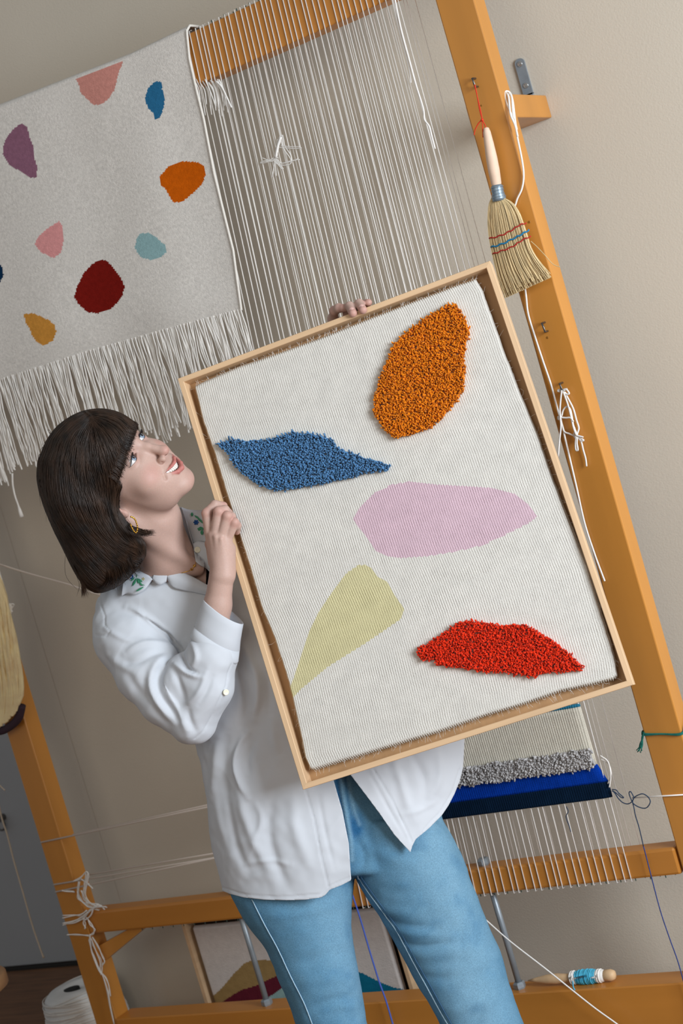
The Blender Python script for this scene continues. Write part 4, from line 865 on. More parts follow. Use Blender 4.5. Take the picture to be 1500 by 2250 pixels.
T_RL = gtab([(1800, 760, 968, -3.36, .095), (1868, 765, 1008, -3.358, .093), (1915, 777, 1028, -3.355, .092), (1958, 795, 1043, -3.353, .09), (2029, 842, 1072, -3.35, .085), (2104, 885, 1104, -3.345, .08), (2166, 918, 1121, -3.34, .077), (2218, 950, 1137, -3.335, .074), (2250, 965, 1150, -3.33, .072), (2450, 1048, 1208, -3.31, .06), (2600, 1105, 1240, -3.32, .055)])
def jeans_f(p):
    d = smin(gcyl(p, T_PEL, 2.3), gcyl(p, T_LL, 2.2), .010); d2 = gcyl(p, T_RL, 2.2); return smin(d, d2, .004)
ANK = [view(868, 2600, -3.32), view(1175, 2590, -3.32)]
def body_rest(p):
    d = neck_f(p)
    d = smin(d, ell(p, view(560, 1560, -3.375), (.125, .17, .075)), .05)
    d = smin(d, jeans_f(p) + .011, .03)
    d = smin(d, chain(p, RARM, .01), .03); d = smin(d, chain(p, LARM, .01), .03)
    return smin(smin(d, hand_r(p), .01), hand_l(p), .01)
def headneck(p): return smin(head_n(p), neck_f(p), .016)
bx1 = (view(130, 890, -3.2) + [0, 0, -.25], view(490, 1345, -3.2) + [0, 0, .16])
def mk_box(a, b): return np.minimum(a, b), np.maximum(a, b)
B1 = mk_box(view(110, 880, -3.4), view(470, 1340, -3.03)); B1 = (np.array([B1[0][0], B1[0][1], -3.44]), np.array([B1[1][0], B1[1][1], -3.02]))
B2 = (np.array([view(440, 0, -3.2)[0], view(0, 1400, -3.2)[1], -3.29]), np.array([view(540, 0, -3.2)[0], view(0, 1085, -3.2)[1], -3.10]))
B3 = (np.array([view(690, 0, -3.3)[0], view(0, 900, -3.3)[1], -3.42]), np.array([view(840, 0, -3.2)[0], view(0, 640, -3.2)[1], -3.12]))
inb = lambda c, B, e=0: np.all((c > B[0] + e) & (c < B[1] - e), axis=1)
V1, F1 = nets(headneck, *B1, .0014, skip=lambda c: inb(c, B2))
V2, F2 = nets(hand_r, *B2, .0016)
V3, F3 = nets(hand_l, *B3, .0018)
lo_ = np.array([-.50, -1.42, -3.52]); hi_ = np.array([.50, .16, -3.10])
V4, F4 = nets(body_rest, lo_, hi_, .0065, skip=lambda c: inb(c, B1, .03) | inb(c, B2, .03) | inb(c, B3, .03) | (c[:, 1] > view(0, 1290, -3.3)[1]) & (c[:, 0] < .02), slack=1.8)
root_p = v2w(view(800, 2500, -3.33)); root_p[2] = 0
person = empty('person', root_p); tag(person, 'person in loose white shirt and light blue jeans, looking up at the held tapestry', 'person')
Vb = np.concatenate([V1, V2, V3, V4]); Fb = np.concatenate([F1, F2 + len(V1), F3 + len(V1) + len(V2), F4 + len(V1) + len(V2) + len(V3)])
SK, PK, LI = np.array(lin((188, 156, 143))[:3]), np.array(lin((190, 122, 110))[:3]), np.array(lin((180, 108, 101))[:3])
def blend(c, col, w): return c * (1 - w[:, None]) + col * w[:, None]
C = np.tile(SK, (len(Vb), 1)); q = v2h(Vb); a = q.copy(); a[:, 0] = np.abs(a[:, 0])
bl = lambda c, r, amt: amt * np.clip(1 - (np.linalg.norm((a - np.array(c)) / np.array(r), axis=1)) ** 2, 0, 1)
isH = np.arange(len(Vb)) < len(V1)
C = blend(C, PK, (bl((38, 74, -34), (26, 30, 22), .38) + bl((0, 112, -36), (16, 16, 14), .42) + bl((0, 90, -104), (22, 20, 16), .18) + bl((74, -8, -20), (14, 24, 34), .5)).clip(0, 1) * isH)
C = blend(C, np.array(lin((178, 134, 122))[:3]), bl((30, 84, 5), (20, 16, 13), .45) * isH)
lipm = np.minimum(chain(q, ULIP, 2) - .5, chain(q, LLIP, 2) - .6); lw = np.clip(.5 - lipm / .9, 0, 1) * (q[:, 1] > ylip(q[:, 0]) - 6) * isH
C = blend(C, LI, lw * .92)
xx = q[:, 0]; inm = (q[:, 1] < ylip(xx) - 4.5) & (q[:, 1] > 70) & (np.abs(q[:, 2] + 67.8 - (xx / 25) ** 2 * 12.5) < 8) & (np.abs(xx) < 26) & isH
C[(ell(a, (7.0, 103.5, -42.0), (3.6, 6, 5.5)) < 0) & (q[:, 2] < -38.5) & isH] = np.array([.10, .035, .03])  # nostril hollows painted dark, shade put into the skin colour
C[inm] = np.array([.045, .012, .012])
C = blend(C, np.array(lin((120, 78, 60))[:3]), (.75 * np.clip(1.3 - np.linalg.norm((a - [30, 0, 19.5]) * [1 / 16, 0, 1 / 3.6], axis=1), 0, 1) * (q[:, 1] > 60)) * isH)
# knuckles and fingertips a little redder
for f, fn_ in ((RH['fingers'], 1), (LH, 0)):
    for g in f:
        for k_ in (1, 3):
            c = fz(*g[k_][:3]); C = blend(C, PK, .42 * np.clip(1 - (np.linalg.norm(Vb - c, axis=1) / .015) ** 2, 0, 1) * ~isH)
mo = vnoise(Vb, .022, 4)[:, None] * .03; C = np.clip(C * (1 + mo), 0, 1)
M_SKIN = mat('skin', (226, 180, 160), .5, .03, 300, .12, 700, spec=.35, sss=.12, attr=True)
body = mesh('body', v2w(Vb), Fb, M_SKIN, person, smooth=True, attr=np.concatenate([C, np.ones((len(C), 1))], 1)); tag(body, 'fair skin')
def on_head(v): return v2w(h2v(v))
M_EYE = mat('eye_white', (214, 210, 208), .15, spec=.5); M_IRIS = mat('blue_grey_iris', (132, 150, 168), .15, .3, 900, spec=.6); M_PUP = mat('pupil', (10, 9, 9), .08, spec=.7); M_LASH = mat('lash', (24, 17, 14), .6)
gaze = np.array([-.14, .97, .16]); gaze /= np.linalg.norm(gaze)
for s in (1, -1):
    c = np.array([31 * s, 69.5, 4.]); Vq, Fq = lathe([(-11.9 * math.cos(t), max(.05, 11.9 * math.sin(t))) for t in np.linspace(.02, math.pi - .02, 24)], c, gaze, 32)
    e = mesh('eyeball', on_head(Vq), Fq, M_EYE, body, smooth=True)
    for nm, r0, rr, m in (('iris', 0, 5.9, M_IRIS), ('pupil', .05, 2.7, M_PUP)):
        pr = [(math.sqrt(12.05 ** 2 - r ** 2) + r0 * 1.0 + .1 * (1 - r / rr), max(r, .05)) for r in np.linspace(rr, .05, 6)]
        Vq, Fq = lathe(pr, c, gaze, 24); mesh(nm, on_head(Vq), Fq, m, body, smooth=True)
    la_ = []
    for k in range(34):
        u = -1 + 2 * k / 33; x = 31 + 14 * u; z = 4 + 5.4 * (1 - u * u) - .8 * u; y = 69.5 + math.sqrt(max(0, 14 ** 2 - (x - 31) ** 2 - (z - 4) ** 2)); d = np.array([.35 * u + .25, 1, .55]); d = d / np.linalg.norm(d)
        L = 7.5 * (1 - .35 * abs(u)) ; P = np.array([(x, y - .4, z), tuple(np.array((x, y, z)) + d * L * .5), tuple(np.array((x, y, z)) + d * L * .9 + [0, 0, L * .32])]); P[:, 0] *= s; la_.append(on_head(P))
    tag(tubes('lashes', la_, [np.array([.00042, .00032, .00012])] * 34, M_LASH, body), kind='stuff')
    ln = []
    for k in range(16):
        u = -1 + 2 * k / 15; x = 31 + 14 * u; z = 4 + 5.5 * (1 - u * u) - .8 * u; y = 69.6 + math.sqrt(max(0, 14.1 ** 2 - (x - 31) ** 2 - (z - 4) ** 2)); ln.append((x * s, y, z))
    Vq, Fq = tube(on_head(ln), .00055, 5); mesh('lash_line', Vq, Fq, M_LASH, body, smooth=True)
M_TOOTH = mat('tooth', (226, 218, 208), .25, spec=.5)
tx = [-21, -16, -12.2, -8.4, -4.3, 0, 4.3, 8.4, 12.2, 16, 21]
for i in range(10):
    x0, x1 = tx[i] + .22, tx[i + 1] - .22; xm = (x0 + x1) / 2; yt = 94.4 - (abs(xm) / 22) ** 2 * 9.5; zt = -60 + (xm / 25) ** 2 * 8; hgt = 12.0 - abs(xm) * .27
    Vq, Fq = box(np.array((x0, yt - 4, zt - hgt)), np.array((x1, yt, zt)), .9); sl_ = -(xm / 22) * 9.5 / 11; Vq[:, 1] += (Vq[:, 0] - xm) * sl_; mesh('tooth', on_head(Vq), Fq, M_TOOTH, body, smooth=True)
M_NAILP = mat('fingernail', (236, 190, 180), .22, spec=.6)
def nail(c, nrm, dirn, w_, l_):
    nrm = nrm / np.linalg.norm(nrm); dirn = dirn - nrm * (dirn @ nrm); dirn /= np.linalg.norm(dirn); sd = np.cross(dirn, nrm); V = []; F = []
    for i in range(7):
        for j in range(7):
            u, v = (i / 3 - 1), (j / 3 - 1); k = math.sqrt(max(0, 1 - v * v * .25 * (v > 0) - 0)); V.append(c + sd * u * w_ * k * (1 - .12 * abs(v) ** 3) + dirn * v * l_ - nrm * (u * u * w_ * .42 + .0004 * v * v) + nrm * .0006)
    F = [(i * 7 + j, i * 7 + j + 1, i * 7 + j + 8, i * 7 + j + 7) for i in range(6) for j in range(6)]
    mesh('fingernail', v2w(np.array(V)), F, M_NAILP, body, smooth=True)
for g in LH[1:3]:
    a_, b_ = fz(*g[2][:3]), fz(*g[3][:3]); d_ = b_ - a_; tow = np.array([0, 0, 1.]) + np.array([0, .35, 0]); n_ = tow - d_ * (tow @ d_) / (d_ @ d_); n_ /= np.linalg.norm(n_); nail(a_ * .18 + b_ * .82 + n_ * (g[3][3] - .0003), n_, d_, .0056, .0066)

# ------------------------------------------------------------------ jeans
def fold_disp(V, N, strokes):
    P = pix(V); front = np.clip(N[:, 2] * 2, 0, 1); d = np.zeros(len(V))
    for pts, wd, am in strokes:
        pts = np.array(pts, float); bb = (P[:, 0] > pts[:, 0].min() - 3 * wd) & (P[:, 0] < pts[:, 0].max() + 3 * wd) & (P[:, 1] > pts[:, 1].min() - 3 * wd) & (P[:, 1] < pts[:, 1].max() + 3 * wd)
        if not bb.any(): continue
        sp = spline(pts, 14); seg = np.r_[0, np.cumsum(np.hypot(*np.diff(sp, axis=0).T))]; x, y = P[bb, 0], P[bb, 1]; best = np.full(bb.sum(), 1e9); par = np.zeros(bb.sum())
        for i in range(13):
            dx, dy = sp[i + 1] - sp[i]; t = np.clip(((x - sp[i][0]) * dx + (y - sp[i][1]) * dy) / (dx * dx + dy * dy + 1e-9), 0, 1); dd_ = np.hypot(x - sp[i][0] - t * dx, y - sp[i][1] - t * dy)
            m_ = dd_ < best; best[m_] = dd_[m_]; par[m_] = (seg[i] + t[m_] * (seg[i + 1] - seg[i])) / seg[-1]
        d[bb] += am * np.exp(-(best / wd) ** 2) * np.sin(np.clip(par, .04, .96) * math.pi) ** .6 * front[bb]
    return d
Vj, Fj = nets(jeans_f, (-.30, -1.42, -3.50), (.48, -.42, -3.22), .0031)
Nj = unit(grad(jeans_f, Vj, .003))
JF = [([(795, 1975), (850, 2000), (920, 2010)], 13, .004), ([(800, 1935), (870, 1960), (960, 1950)], 14, -.003), ([(830, 2020), (900, 2050), (990, 2055)], 12, .004), ([(800, 1990), (870, 2030), (960, 2040)], 9, -.004), ([(860, 2075), (930, 2100), (1020, 2090)], 14, .0035), ([(850, 2060), (920, 2080), (1010, 2070)], 8, -.0035),
      ([(880, 2120), (950, 2150), (1030, 2140)], 12, -.0035), ([(1020, 2190), (1050, 2150), (1080, 2120)], 16, -.0045), ([(970, 2230), (1020, 2215), (1080, 2190)], 14, .0035), ([(1060, 2250), (1075, 2210), (1085, 2160)], 10, .003),
      ([(620, 2120), (680, 2110), (760, 2090)], 14, -.003), ([(650, 2160), (720, 2150), (790, 2160)], 14, .003), ([(660, 2230), (720, 2200), (790, 2190)], 12, -.0035), ([(560, 2010), (640, 2010), (740, 1990)], 12, .0025), ([(700, 2230), (740, 2210), (790, 2215)], 10, .003), ([(790, 1870), (840, 1880), (900, 1905)], 16, .003), ([(780, 1840), (800, 1880), (790, 1920)], 9, -.004)]
FS = [([(748, 1695), (752, 1740), (760, 1790), (770, 1840), (773, 1890)], 5, .0022), ([(765, 1705), (771, 1750), (781, 1790), (790, 1812)], 4, .0015), ([(737, 1690), (746, 1760), (757, 1830), (765, 1900)], 4, -.003)]
dj = fold_disp(Vj, Nj, FS) + fold_disp(Vj, Nj, JF) + .0016 * vnoise(Vj * [1, 1.8, 1], .05, 2) + .0007 * vnoise(Vj, .02, 6)
Vj = Vj + Nj * dj[:, None]
Pj = pix(Vj); JB = np.array(lin((92, 136, 164))[:3]); JD = np.array(lin((46, 98, 140))[:3]); JL = np.array(lin((128, 166, 188))[:3])
cj = np.tile(JB, (len(Vj), 1)); nz = vnoise(Vj, .035, 8) * .5 + vnoise(Vj, .012, 9) * .3
wear = np.exp(-((Pj[:, 0] - (735 + (Pj[:, 1] - 2000) * .35)) / 60) ** 2) * (Pj[:, 1] > 1950) * .5 + np.exp(-((Pj[:, 0] - (950 + (Pj[:, 1] - 1850) * .28)) / 70) ** 2) * .6
cj = blend(cj, JL, np.clip(wear + .25 * nz, 0, .8))
LN = lambda pts, w_: np.exp(-(seg_dist(Pj[:, 0], Pj[:, 1], pts) / w_) ** 2) * (Nj[:, 2] > 0)
fly = np.clip(1.25 - np.hypot((Pj[:, 0] - 785) / 18, (Pj[:, 1] - 1815) / 36), 0, 1) * .95 + LN([(737, 1690), (746, 1760), (757, 1830), (765, 1900)], 5) * .95 * (Nj[:, 2] > 0)
cj = blend(cj, JD, np.clip(fly * (1 + nz), 0, 1)); cj = blend(cj, JD, np.clip(-nz * .35 - .02, 0, .4))
cj = blend(cj, JL, .9 * np.clip(LN([(748, 1695), (752, 1740), (760, 1790), (770, 1840), (773, 1890)], 5), 0, 1)); cj = blend(cj, JL, .6 * LN([(765, 1705), (771, 1750), (781, 1790), (790, 1812)], 4)); cj = blend(cj, JD, .55 * LN([(757, 1700), (762, 1745), (771, 1795), (778, 1840)], 2.5)); cj = blend(cj, JD, .5 * LN([(553, 1976), (580, 2030), (610, 2085), (639, 2147), (668, 2205), (690, 2262)], 3)); cj = blend(cj, JD, .45 * LN([(790, 1930), (830, 1990), (872, 2045), (908, 2110), (942, 2170), (972, 2225)], 4))
M_DEN = mat('light_blue_denim', (140, 180, 206), .9, .16, 420, .5, 900, spec=.1, attr=True, detail=6)
jeans = mesh('jeans', v2w(Vj), Fj, M_DEN, person, smooth=True, attr=np.concatenate([cj, np.ones((len(cj), 1))], 1)); tag(jeans, 'washed light blue denim jeans')
def vsurf(V, N):
    P = pix(V); k = N[:, 2] > .05; P, Z = P[k], V[k, 2]
    def g(x, y):
        d = np.hypot(P[:, 0] - x, P[:, 1] - y); i = np.argsort(d)[:5]; return float(np.max(Z[i])) if d[i[0]] < 12 else None
    return g
jz = vsurf(Vj, Nj)
M_STI = mat('denim_seam', (168, 196, 212), .9, .1, 200, .4, 600); M_STD = mat('denim_seam_dark', (58, 92, 122), .9, .1, 200)
def seam(name, pts, fn, r, m, parent, off=-.0002, n=60, wob=0):
    S_ = spline(np.array(pts, float), n); Q = []
    for i, (x, y) in enumerate(S_):
        h_ = jz(x, y)
        if h_ is not None: Q.append(view(x, y, h_ + off + wob * math.sin(i * 1.7)))
    Q = np.array(Q); zz_ = np.convolve(np.pad(Q[:, 2], 2, mode='edge'), np.ones(5) / 5, 'valid'); Q[:, 2] = zz_
    Vq, Fq = tube(v2w(np.array(Q)), r, 6); return mesh(name, Vq, Fq, m, parent, smooth=True)
seam('seam', [(553, 1976), (580, 2030), (610, 2085), (639, 2147), (668, 2205), (690, 2262)], jeans_f, .0011, M_STI, jeans)
seam('seam', [(783, 1920), (800, 1948), (830, 1990), (870, 2045), (905, 2110), (938, 2170), (968, 2225), (990, 2262)], jeans_f, .0013, M_STI, jeans, wob=.0005)
seam('seam', [(788, 1918), (806, 1946), (836, 1988), (876, 2043), (912, 2108), (946, 2168), (976, 2223), (998, 2262)], jeans_f, .0011, M_STD, jeans)
for A0 in ANK:                             # plain pale canvas shoes, below the picture
    w0 = v2w(A0); toe = w0 + np.array([-.02, -.15, 0]); Pq = []
    bm = bmesh.new(); bmesh.ops.create_uvsphere(bm, u_segments=24, v_segments=14, radius=1)
    cc_ = (w0 + toe) / 2; Vq = np.array([v.co[:] for v in bm.verts]); bm.verts.index_update(); Fq = [tuple(v.index for v in f.verts) for f in bm.faces]; bm.free()
    Vq = Vq * [.045, .135, .055]; Vq[:, 2] = np.maximum(Vq[:, 2], -.045); Vq[:, 2] *= 1 - .3 * np.clip(-Vq[:, 1] / .135, 0, 1); Vq = Vq + [cc_[0], cc_[1], .045]
    mesh('shoe', Vq, Fq, mat('canvas_shoe', (220, 216, 208), .8), person, smooth=True)
# ------------------------------------------------------------------ shirt
T_SH = gtab([(1225, 335, 460, -3.335, .045), (1250, 285, 500, -3.345, .075), (1275, 248, 530, -3.352, .09), (1305, 218, 560, -3.36, .105), (1340, 206, 600, -3.368, .113), (1400, 225, 690, -3.375, .118), (1500, 320, 880, -3.375, .120), (1580, 396, 1010, -3.375, .122), (1640, 430, 1044, -3.375, .124), (1680, 440, 1048, -3.372, .126), (1720, 449, 1050, -3.37, .130), (1760, 452, 1040, -3.37, .132), (1800, 455, 1042, -3.37, .134), (1840, 463, 1044, -3.37, .136), (1880, 472, 1046, -3.37, .137), (1920, 480, 1048, -3.37, .138), (1960, 489, 1050, -3.37, .138), (2010, 500, 1052, -3.37, .138)])
def shirt_f(p):
    d = gcyl(p, T_SH, 2.25)
    d = smin(d, chain(p, [(view(470, 1235, -3.37), .05), (view(530, 1245, -3.40), .066), (view(615, 1160, -3.425), .058), (fz(700, 1010, -.112), .048), (fz(724, 935, -.108), .042)], .02), .03)
    ua = chain(p, [(view(272, 1372, -3.335), .062), (view(288, 1402, -3.318), .068), (view(332, 1472, -3.285), .066), (view(375, 1532, -3.255), .057), (view(424, 1584, -3.235), .0455)], .02)
    fa = chain(p, [(view(424, 1584, -3.235), .0455), (view(452, 1505, -3.222), .053), (view(466, 1440, -3.212), .046), (view(474, 1405, -3.206), .036)], .015)
    fa = smin(fa, ell(p, view(402, 1492, -3.222), (.036, .050, .038)), .018)
    arm = smin(ua, fa, .004)
    return smin(d, arm, .009)
Vs, Fs = nets(shirt_f, (-.54, -.93, -3.56), (.33, .22, -3.12), .0028, slack=1.7)
Ns = unit(grad(shirt_f, Vs, .002))
z3 = lambda L: [(180 + x / 3, 1280 + y / 3) for x, y in L]
SF = [(z3([(290, 160), (350, 180), (440, 240), (520, 300), (580, 360)]), 7, .008), (z3([(420, 230), (500, 290), (570, 350), (640, 440)]), 4, -.012), (z3([(560, 330), (610, 400), (660, 460)]), 4, -.011),
      (z3([(610, 450), (520, 500), (460, 600), (465, 720), (530, 830), (610, 920)]), 9, .008), (z3([(560, 540), (510, 620), (505, 720), (570, 820), (650, 900)]), 8, -.006), (z3([(590, 420), (500, 400), (380, 410), (280, 470)]), 7, .005), (z3([(600, 470), (480, 470), (380, 520), (260, 530)]), 8, -.005), (z3([(180, 480), (260, 540), (360, 610)]), 9, .004),
      (z3([(545, 520), (545, 620), (580, 740), (640, 850), (690, 960), (700, 1010)]), 8, .007), (z3([(590, 540), (620, 600), (650, 700), (680, 800)]), 7, -.005), (z3([(590, 530), (640, 560), (700, 600), (790, 625)]), 6, .007), (z3([(640, 400), (660, 480), (700, 560), (760, 600)]), 5, -.009), (z3([(690, 380), (740, 420), (760, 500), (720, 580)]), 6, .005),
      (z3([(830, 560), (790, 680), (740, 760), (660, 830)]), 6, .004), (z3([(860, 620), (820, 720), (770, 800)]), 5, -.003), (z3([(700, 820), (720, 920), (760, 1000)]), 7, -.004), (z3([(130, 290), (200, 330), (300, 380), (400, 380)]), 6, .003), (z3([(120, 400), (140, 480), (190, 560)]), 7, -.003), (z3([(300, 560), (350, 680), (430, 780)]), 10, -.004), (z3([(420, 650), (440, 760), (520, 880), (600, 960)]), 9, -.003),
      (z3([(1050, 400), (1100, 500), (1150, 620), (1160, 760), (1130, 900)]), 9, .010), (z3([(1010, 560), (1060, 660), (1080, 800), (1050, 940)]), 9, -.005), (z3([(1200, 560), (1230, 700), (1230, 860)]), 10, -.005), (z3([(1090, 990), (1040, 1060), (1010, 1180), (1040, 1300), (1100, 1420)]), 7, .010), (z3([(1130, 1060), (1090, 1160), (1100, 1280)]), 9, -.005), (z3([(900, 1020), (880, 1180), (860, 1350), (850, 1480)]), 10, .005), (z3([(960, 980), (940, 1120), (940, 1300), (960, 1460)]), 11, -.005), (z3([(1250, 900), (1270, 1040), (1300, 1150)]), 10, .004), (z3([(740, 1080), (790, 1170), (830, 1260)]), 8, -.003),
      ([(520, 1700), (535, 1780), (560, 1850), (600, 1930)], 12, .006), ([(500, 1760), (515, 1840), (545, 1920)], 9, -.005), ([(600, 1740), (590, 1820), (610, 1900), (640, 1960)], 12, -.005), ([(640, 1740), (650, 1820), (680, 1900)], 14, .005), ([(470, 1720), (480, 1800), (505, 1880)], 8, .003), ([(560, 1760), (575, 1800), (560, 1850)], 7, .003), ([(540, 1900), (590, 1890), (640, 1900)], 6, .0025), ([(700, 1750), (715, 1830), (735, 1910)], 5, -.0018),
      ([(860, 1660), (880, 1720), (900, 1790)], 10, .004), ([(900, 1650), (930, 1710), (930, 1770)], 10, -.004), ([(960, 1650), (965, 1700), (950, 1750)], 10, .004), ([(880, 1790), (920, 1780), (960, 1760)], 6, .002), ([(812, 1700), (850, 1770), (890, 1840)], 4, -.0016)]
def wr(V, s1, s2, sd): return vnoise(V * s1, s2, sd)
ds = fold_disp(Vs, Ns, SF)
q1 = Vs @ np.array([[.80, .6, 0], [-.6, .8, 0], [0, 0, 1]])
rid = lambda n: (1 - np.abs(n) * 2.2).clip(-1, 1)
ds = ds + .0032 * wr(q1, [1, .45, 1], .045, 11) + .0020 * rid(wr(q1, [1, .35, .8], .05, 12)) + .0008 * wr(Vs, [1, 1, 1], .016, 13)
Vs = Vs + Ns * ds[:, None]
for cxy, zc_, in (): pass
# sewn seams sunk into the cloth
PS = pix(Vs); fr_m = Ns[:, 2] > -.1
for pts in (z3([(110, 60), (120, 130), (150, 220), (150, 280), (185, 320), (160, 350), (90, 345)]), z3([(985, 540), (960, 600), (950, 680), (900, 780), (860, 870), (800, 980), (745, 1030)]), [(672, 1738), (690, 1800), (705, 1880), (722, 1950)], [(487, 1950), (535, 1965), (580, 1970), (629, 1971), (705, 1965), (722, 1948), (768, 1928)], [(820, 1690), (862, 1760), (905, 1850)], [(905, 1862), (940, 1812), (968, 1784), (994, 1740), (1010, 1690)]):
    Vs -= Ns * (.0016 * np.exp(-(seg_dist(PS[:, 0], PS[:, 1], pts) / 1.8) ** 2) * fr_m)[:, None]
OPEN = [(716, 1632), (733, 1716), (752, 1782), (766, 1853), (771, 1934), (750, 1945), (724, 1955), (715, 1966), (705, 1972), (670, 1977), (629, 1978), (580, 1977), (535, 1972), (505, 1964), (487, 1957), (470, 1945), (300, 1945), (300, 2400), (1400, 2400), (1400, 1500), (1060, 1500), (1019, 1600), (1020, 1630), (1019, 1655), (1017, 1688), (1009, 1718), (998, 1745), (985, 1770), (970, 1792), (942, 1820), (913, 1844), (906, 1858), (901, 1873), (897, 1868), (866, 1834), (837, 1792), (809, 1754), (771, 1704), (735, 1650)]
NECK = [(296, 1212), (312, 1222), (350, 1240), (373, 1243), (400, 1257), (430, 1272), (458, 1287), (478, 1296), (466, 1262), (455, 1250), (432, 1234), (421, 1209), (423, 1190), (422, 1169), (413, 1125), (398, 1108), (300, 1090)]
BACK = [(100, 1000), (1012, 1000), (1012, 1640), (960, 1780), (900, 1860), (500, 1940), (100, 1945)]
PS = pix(Vs); zc_ = np.interp(PS[:, 1], T_SH[0], T_SH[3]); isf = Vs[:, 2] > zc_ - .01
s_f = np.maximum(-poly_sd(PS[:, 0], PS[:, 1], OPEN), np.where(Vs[:, 2] > zc_ + .0, -poly_sd(PS[:, 0], PS[:, 1], NECK), -99))
s_b = poly_sd(PS[:, 0], PS[:, 1], BACK)
Vc, Fc = clip_mesh(Vs, Fs, np.where(isf, s_f, s_b))
M_SHIRT = mat('white_cotton_shirt', (200, 204, 210), .82, .015, 12, .10, 1500, spec=.12, sheen=.1)
shirt = mesh('shirt', v2w(Vc), Fc, M_SHIRT, person, smooth=True); tag(shirt, 'loose white cotton shirt, open at neck and hem')
md = shirt.modifiers.new('thickness', 'SOLIDIFY'); md.thickness = .0012; md.offset = -1
# cuff, folded back
ca, cb_ = view(470, 1428, -3.207), view(491, 1343, -3.194); axv = cb_ - ca; L_ = np.linalg.norm(axv); axv /= L_
s1 = np.cross(axv, [0, 0, 1.]); s1 /= np.linalg.norm(s1); s2 = np.cross(s1, axv); th = np.linspace(0, 2 * math.pi, 64, endpoint=False); Vq = []
prof = [(.000, .0455), (.0005, .0478), (.004, .0488), (.022, .0462), (.022, .0458), (.0235, .0463), (.040, .0440), (.060, .0425), (.072, .0415), (.0735, .0405), (.0725, .0395), (.055, .040), (.02, .043)]
for h, r in prof:
    w_ = 1 + .035 * np.sin(th * 2 + 1) + .012 * np.sin(5 * th + h * 90); tilt = -.0135 * np.cos(th)
    Vq.append(ca + axv * (h * L_ / .073 + tilt[:, None]) + (r * w_)[:, None] * (np.cos(th)[:, None] * s1 + .86 * np.sin(th)[:, None] * s2))
Vq = np.concatenate(Vq); n = 64; Fq = [(i * n + j, i * n + (j + 1) % n, (i + 1) * n + (j + 1) % n, (i + 1) * n + j) for i in range(len(prof) - 1) for j in range(n)]
cuff = mesh('cuff', v2w(Vq), Fq, M_SHIRT, shirt, smooth=True); tag(cuff, 'turned-back cuff')
def sheet(name, top, bot, z_of, parent, m, nu=28, nv=12, bulge=.004, thick=.0016, off=0.0):
    a, b = spline(np.array(top, float), nu), spline(np.array(bot, float), nu); V = []
    for j in range(nv + 1):
        t = j / nv
        for i in range(nu):
            x, y = a[i] * (1 - t) + b[i] * t; z = z_of(x, y, i / (nu - 1), t) + bulge * math.sin(math.pi * t); V.append(view(x, y, z + off))
    F = [(j * nu + i, j * nu + i + 1, (j + 1) * nu + i + 1, (j + 1) * nu + i) for j in range(nv) for i in range(nu - 1)]
    o = mesh(name, v2w(np.array(V)), F, m, parent, smooth=True); md = o.modifiers.new('t', 'SOLIDIFY'); md.thickness = thick; md.offset = 0; return o
def surf_z(fn, dflt):
    def g(x, y, u=0, v=0):
        h_ = hit(fn, x, y); return h_[2] if h_ is not None else dflt
    return g
sz = surf_z(shirt_f, -3.29)
z8 = lambda L: [(240 + x / 6.25, 1100 + y / 6.25) for x, y in L]
def near_col(x, y, u, v): return max(sz(x, y), -3.30) + .007 + .004 * (1 - v)
nc = sheet('collar', z8([(200, 1040), (270, 940), (390, 860), (480, 960), (585, 1075)]), z8([(165, 1312), (240, 1278), (350, 1292), (480, 1225), (588, 1085)]), near_col, shirt, M_SHIRT, bulge=.006); tag(nc, 'white collar point with blue and green embroidered sprig')
sheet('collar_stand', z8([(385, 745), (470, 775), (560, 830), (650, 888)]), z8([(388, 872), (450, 950), (520, 1020), (592, 1088)]), lambda x, y, u, v: max(sz(x, y), -3.30) + .009, shirt, M_SHIRT, nu=14, nv=6)
sheet('collar_stand', z8([(640, 885), (700, 886), (760, 900), (800, 960)]), z8([(588, 1080), (640, 1140), (705, 1155), (785, 1110)]), lambda x, y, u, v: max(sz(x, y), -3.30) + .012, shirt, M_SHIRT, nu=14, nv=6)
sheet('lapel', z8([(735, 886), (830, 895), (1000, 980), (1180, 1065), (1345, 1160), (1450, 1205)]), z8([(800, 1085), (875, 1190), (1000, 1230), (1150, 1258), (1300, 1290), (1450, 1310)]), lambda x, y, u, v: max(sz(x, y), -3.285) + .006 + .006 * (1 - v), shirt, M_SHIRT, bulge=.007)
nz_ = surf_z(neck_f, -3.40)
far_z = lambda x, y, u, v: max(-3.292 + .020 * u - .012 * v, nz_(x, y) + .007 if x > 418 else -9)
fc = sheet('collar', z8([(985, 88), (1080, 120), (1200, 130), (1340, 128), (1420, 128)]), z8([(1150, 600), (1200, 590), (1270, 575), (1340, 590), (1420, 600)]), far_z, shirt, M_SHIRT, bulge=.003); tag(fc, 'white collar point with green and blue embroidered leaves')
sheet('collar_inside', z8([(905, 60), (960, 90), (1010, 105)]), z8([(1120, 760), (1150, 700), (1160, 640)]), lambda x, y, u, v: -3.33 + .035 * u, shirt, M_SHIRT, nu=12, nv=8)
sheet('placket', z8([(1150, 590), (1210, 560), (1300, 570), (1430, 590)]), z8([(1190, 840), (1240, 880), (1330, 930), (1450, 980)]), lambda x, y, u, v: max(-3.286 + .012 * u, nz_(x, y) + .006), shirt, M_SHIRT, nu=16, nv=8, bulge=.002)
M_BUT = mat('shell_button', (232, 228, 206), .3, .06, 90, spec=.5)
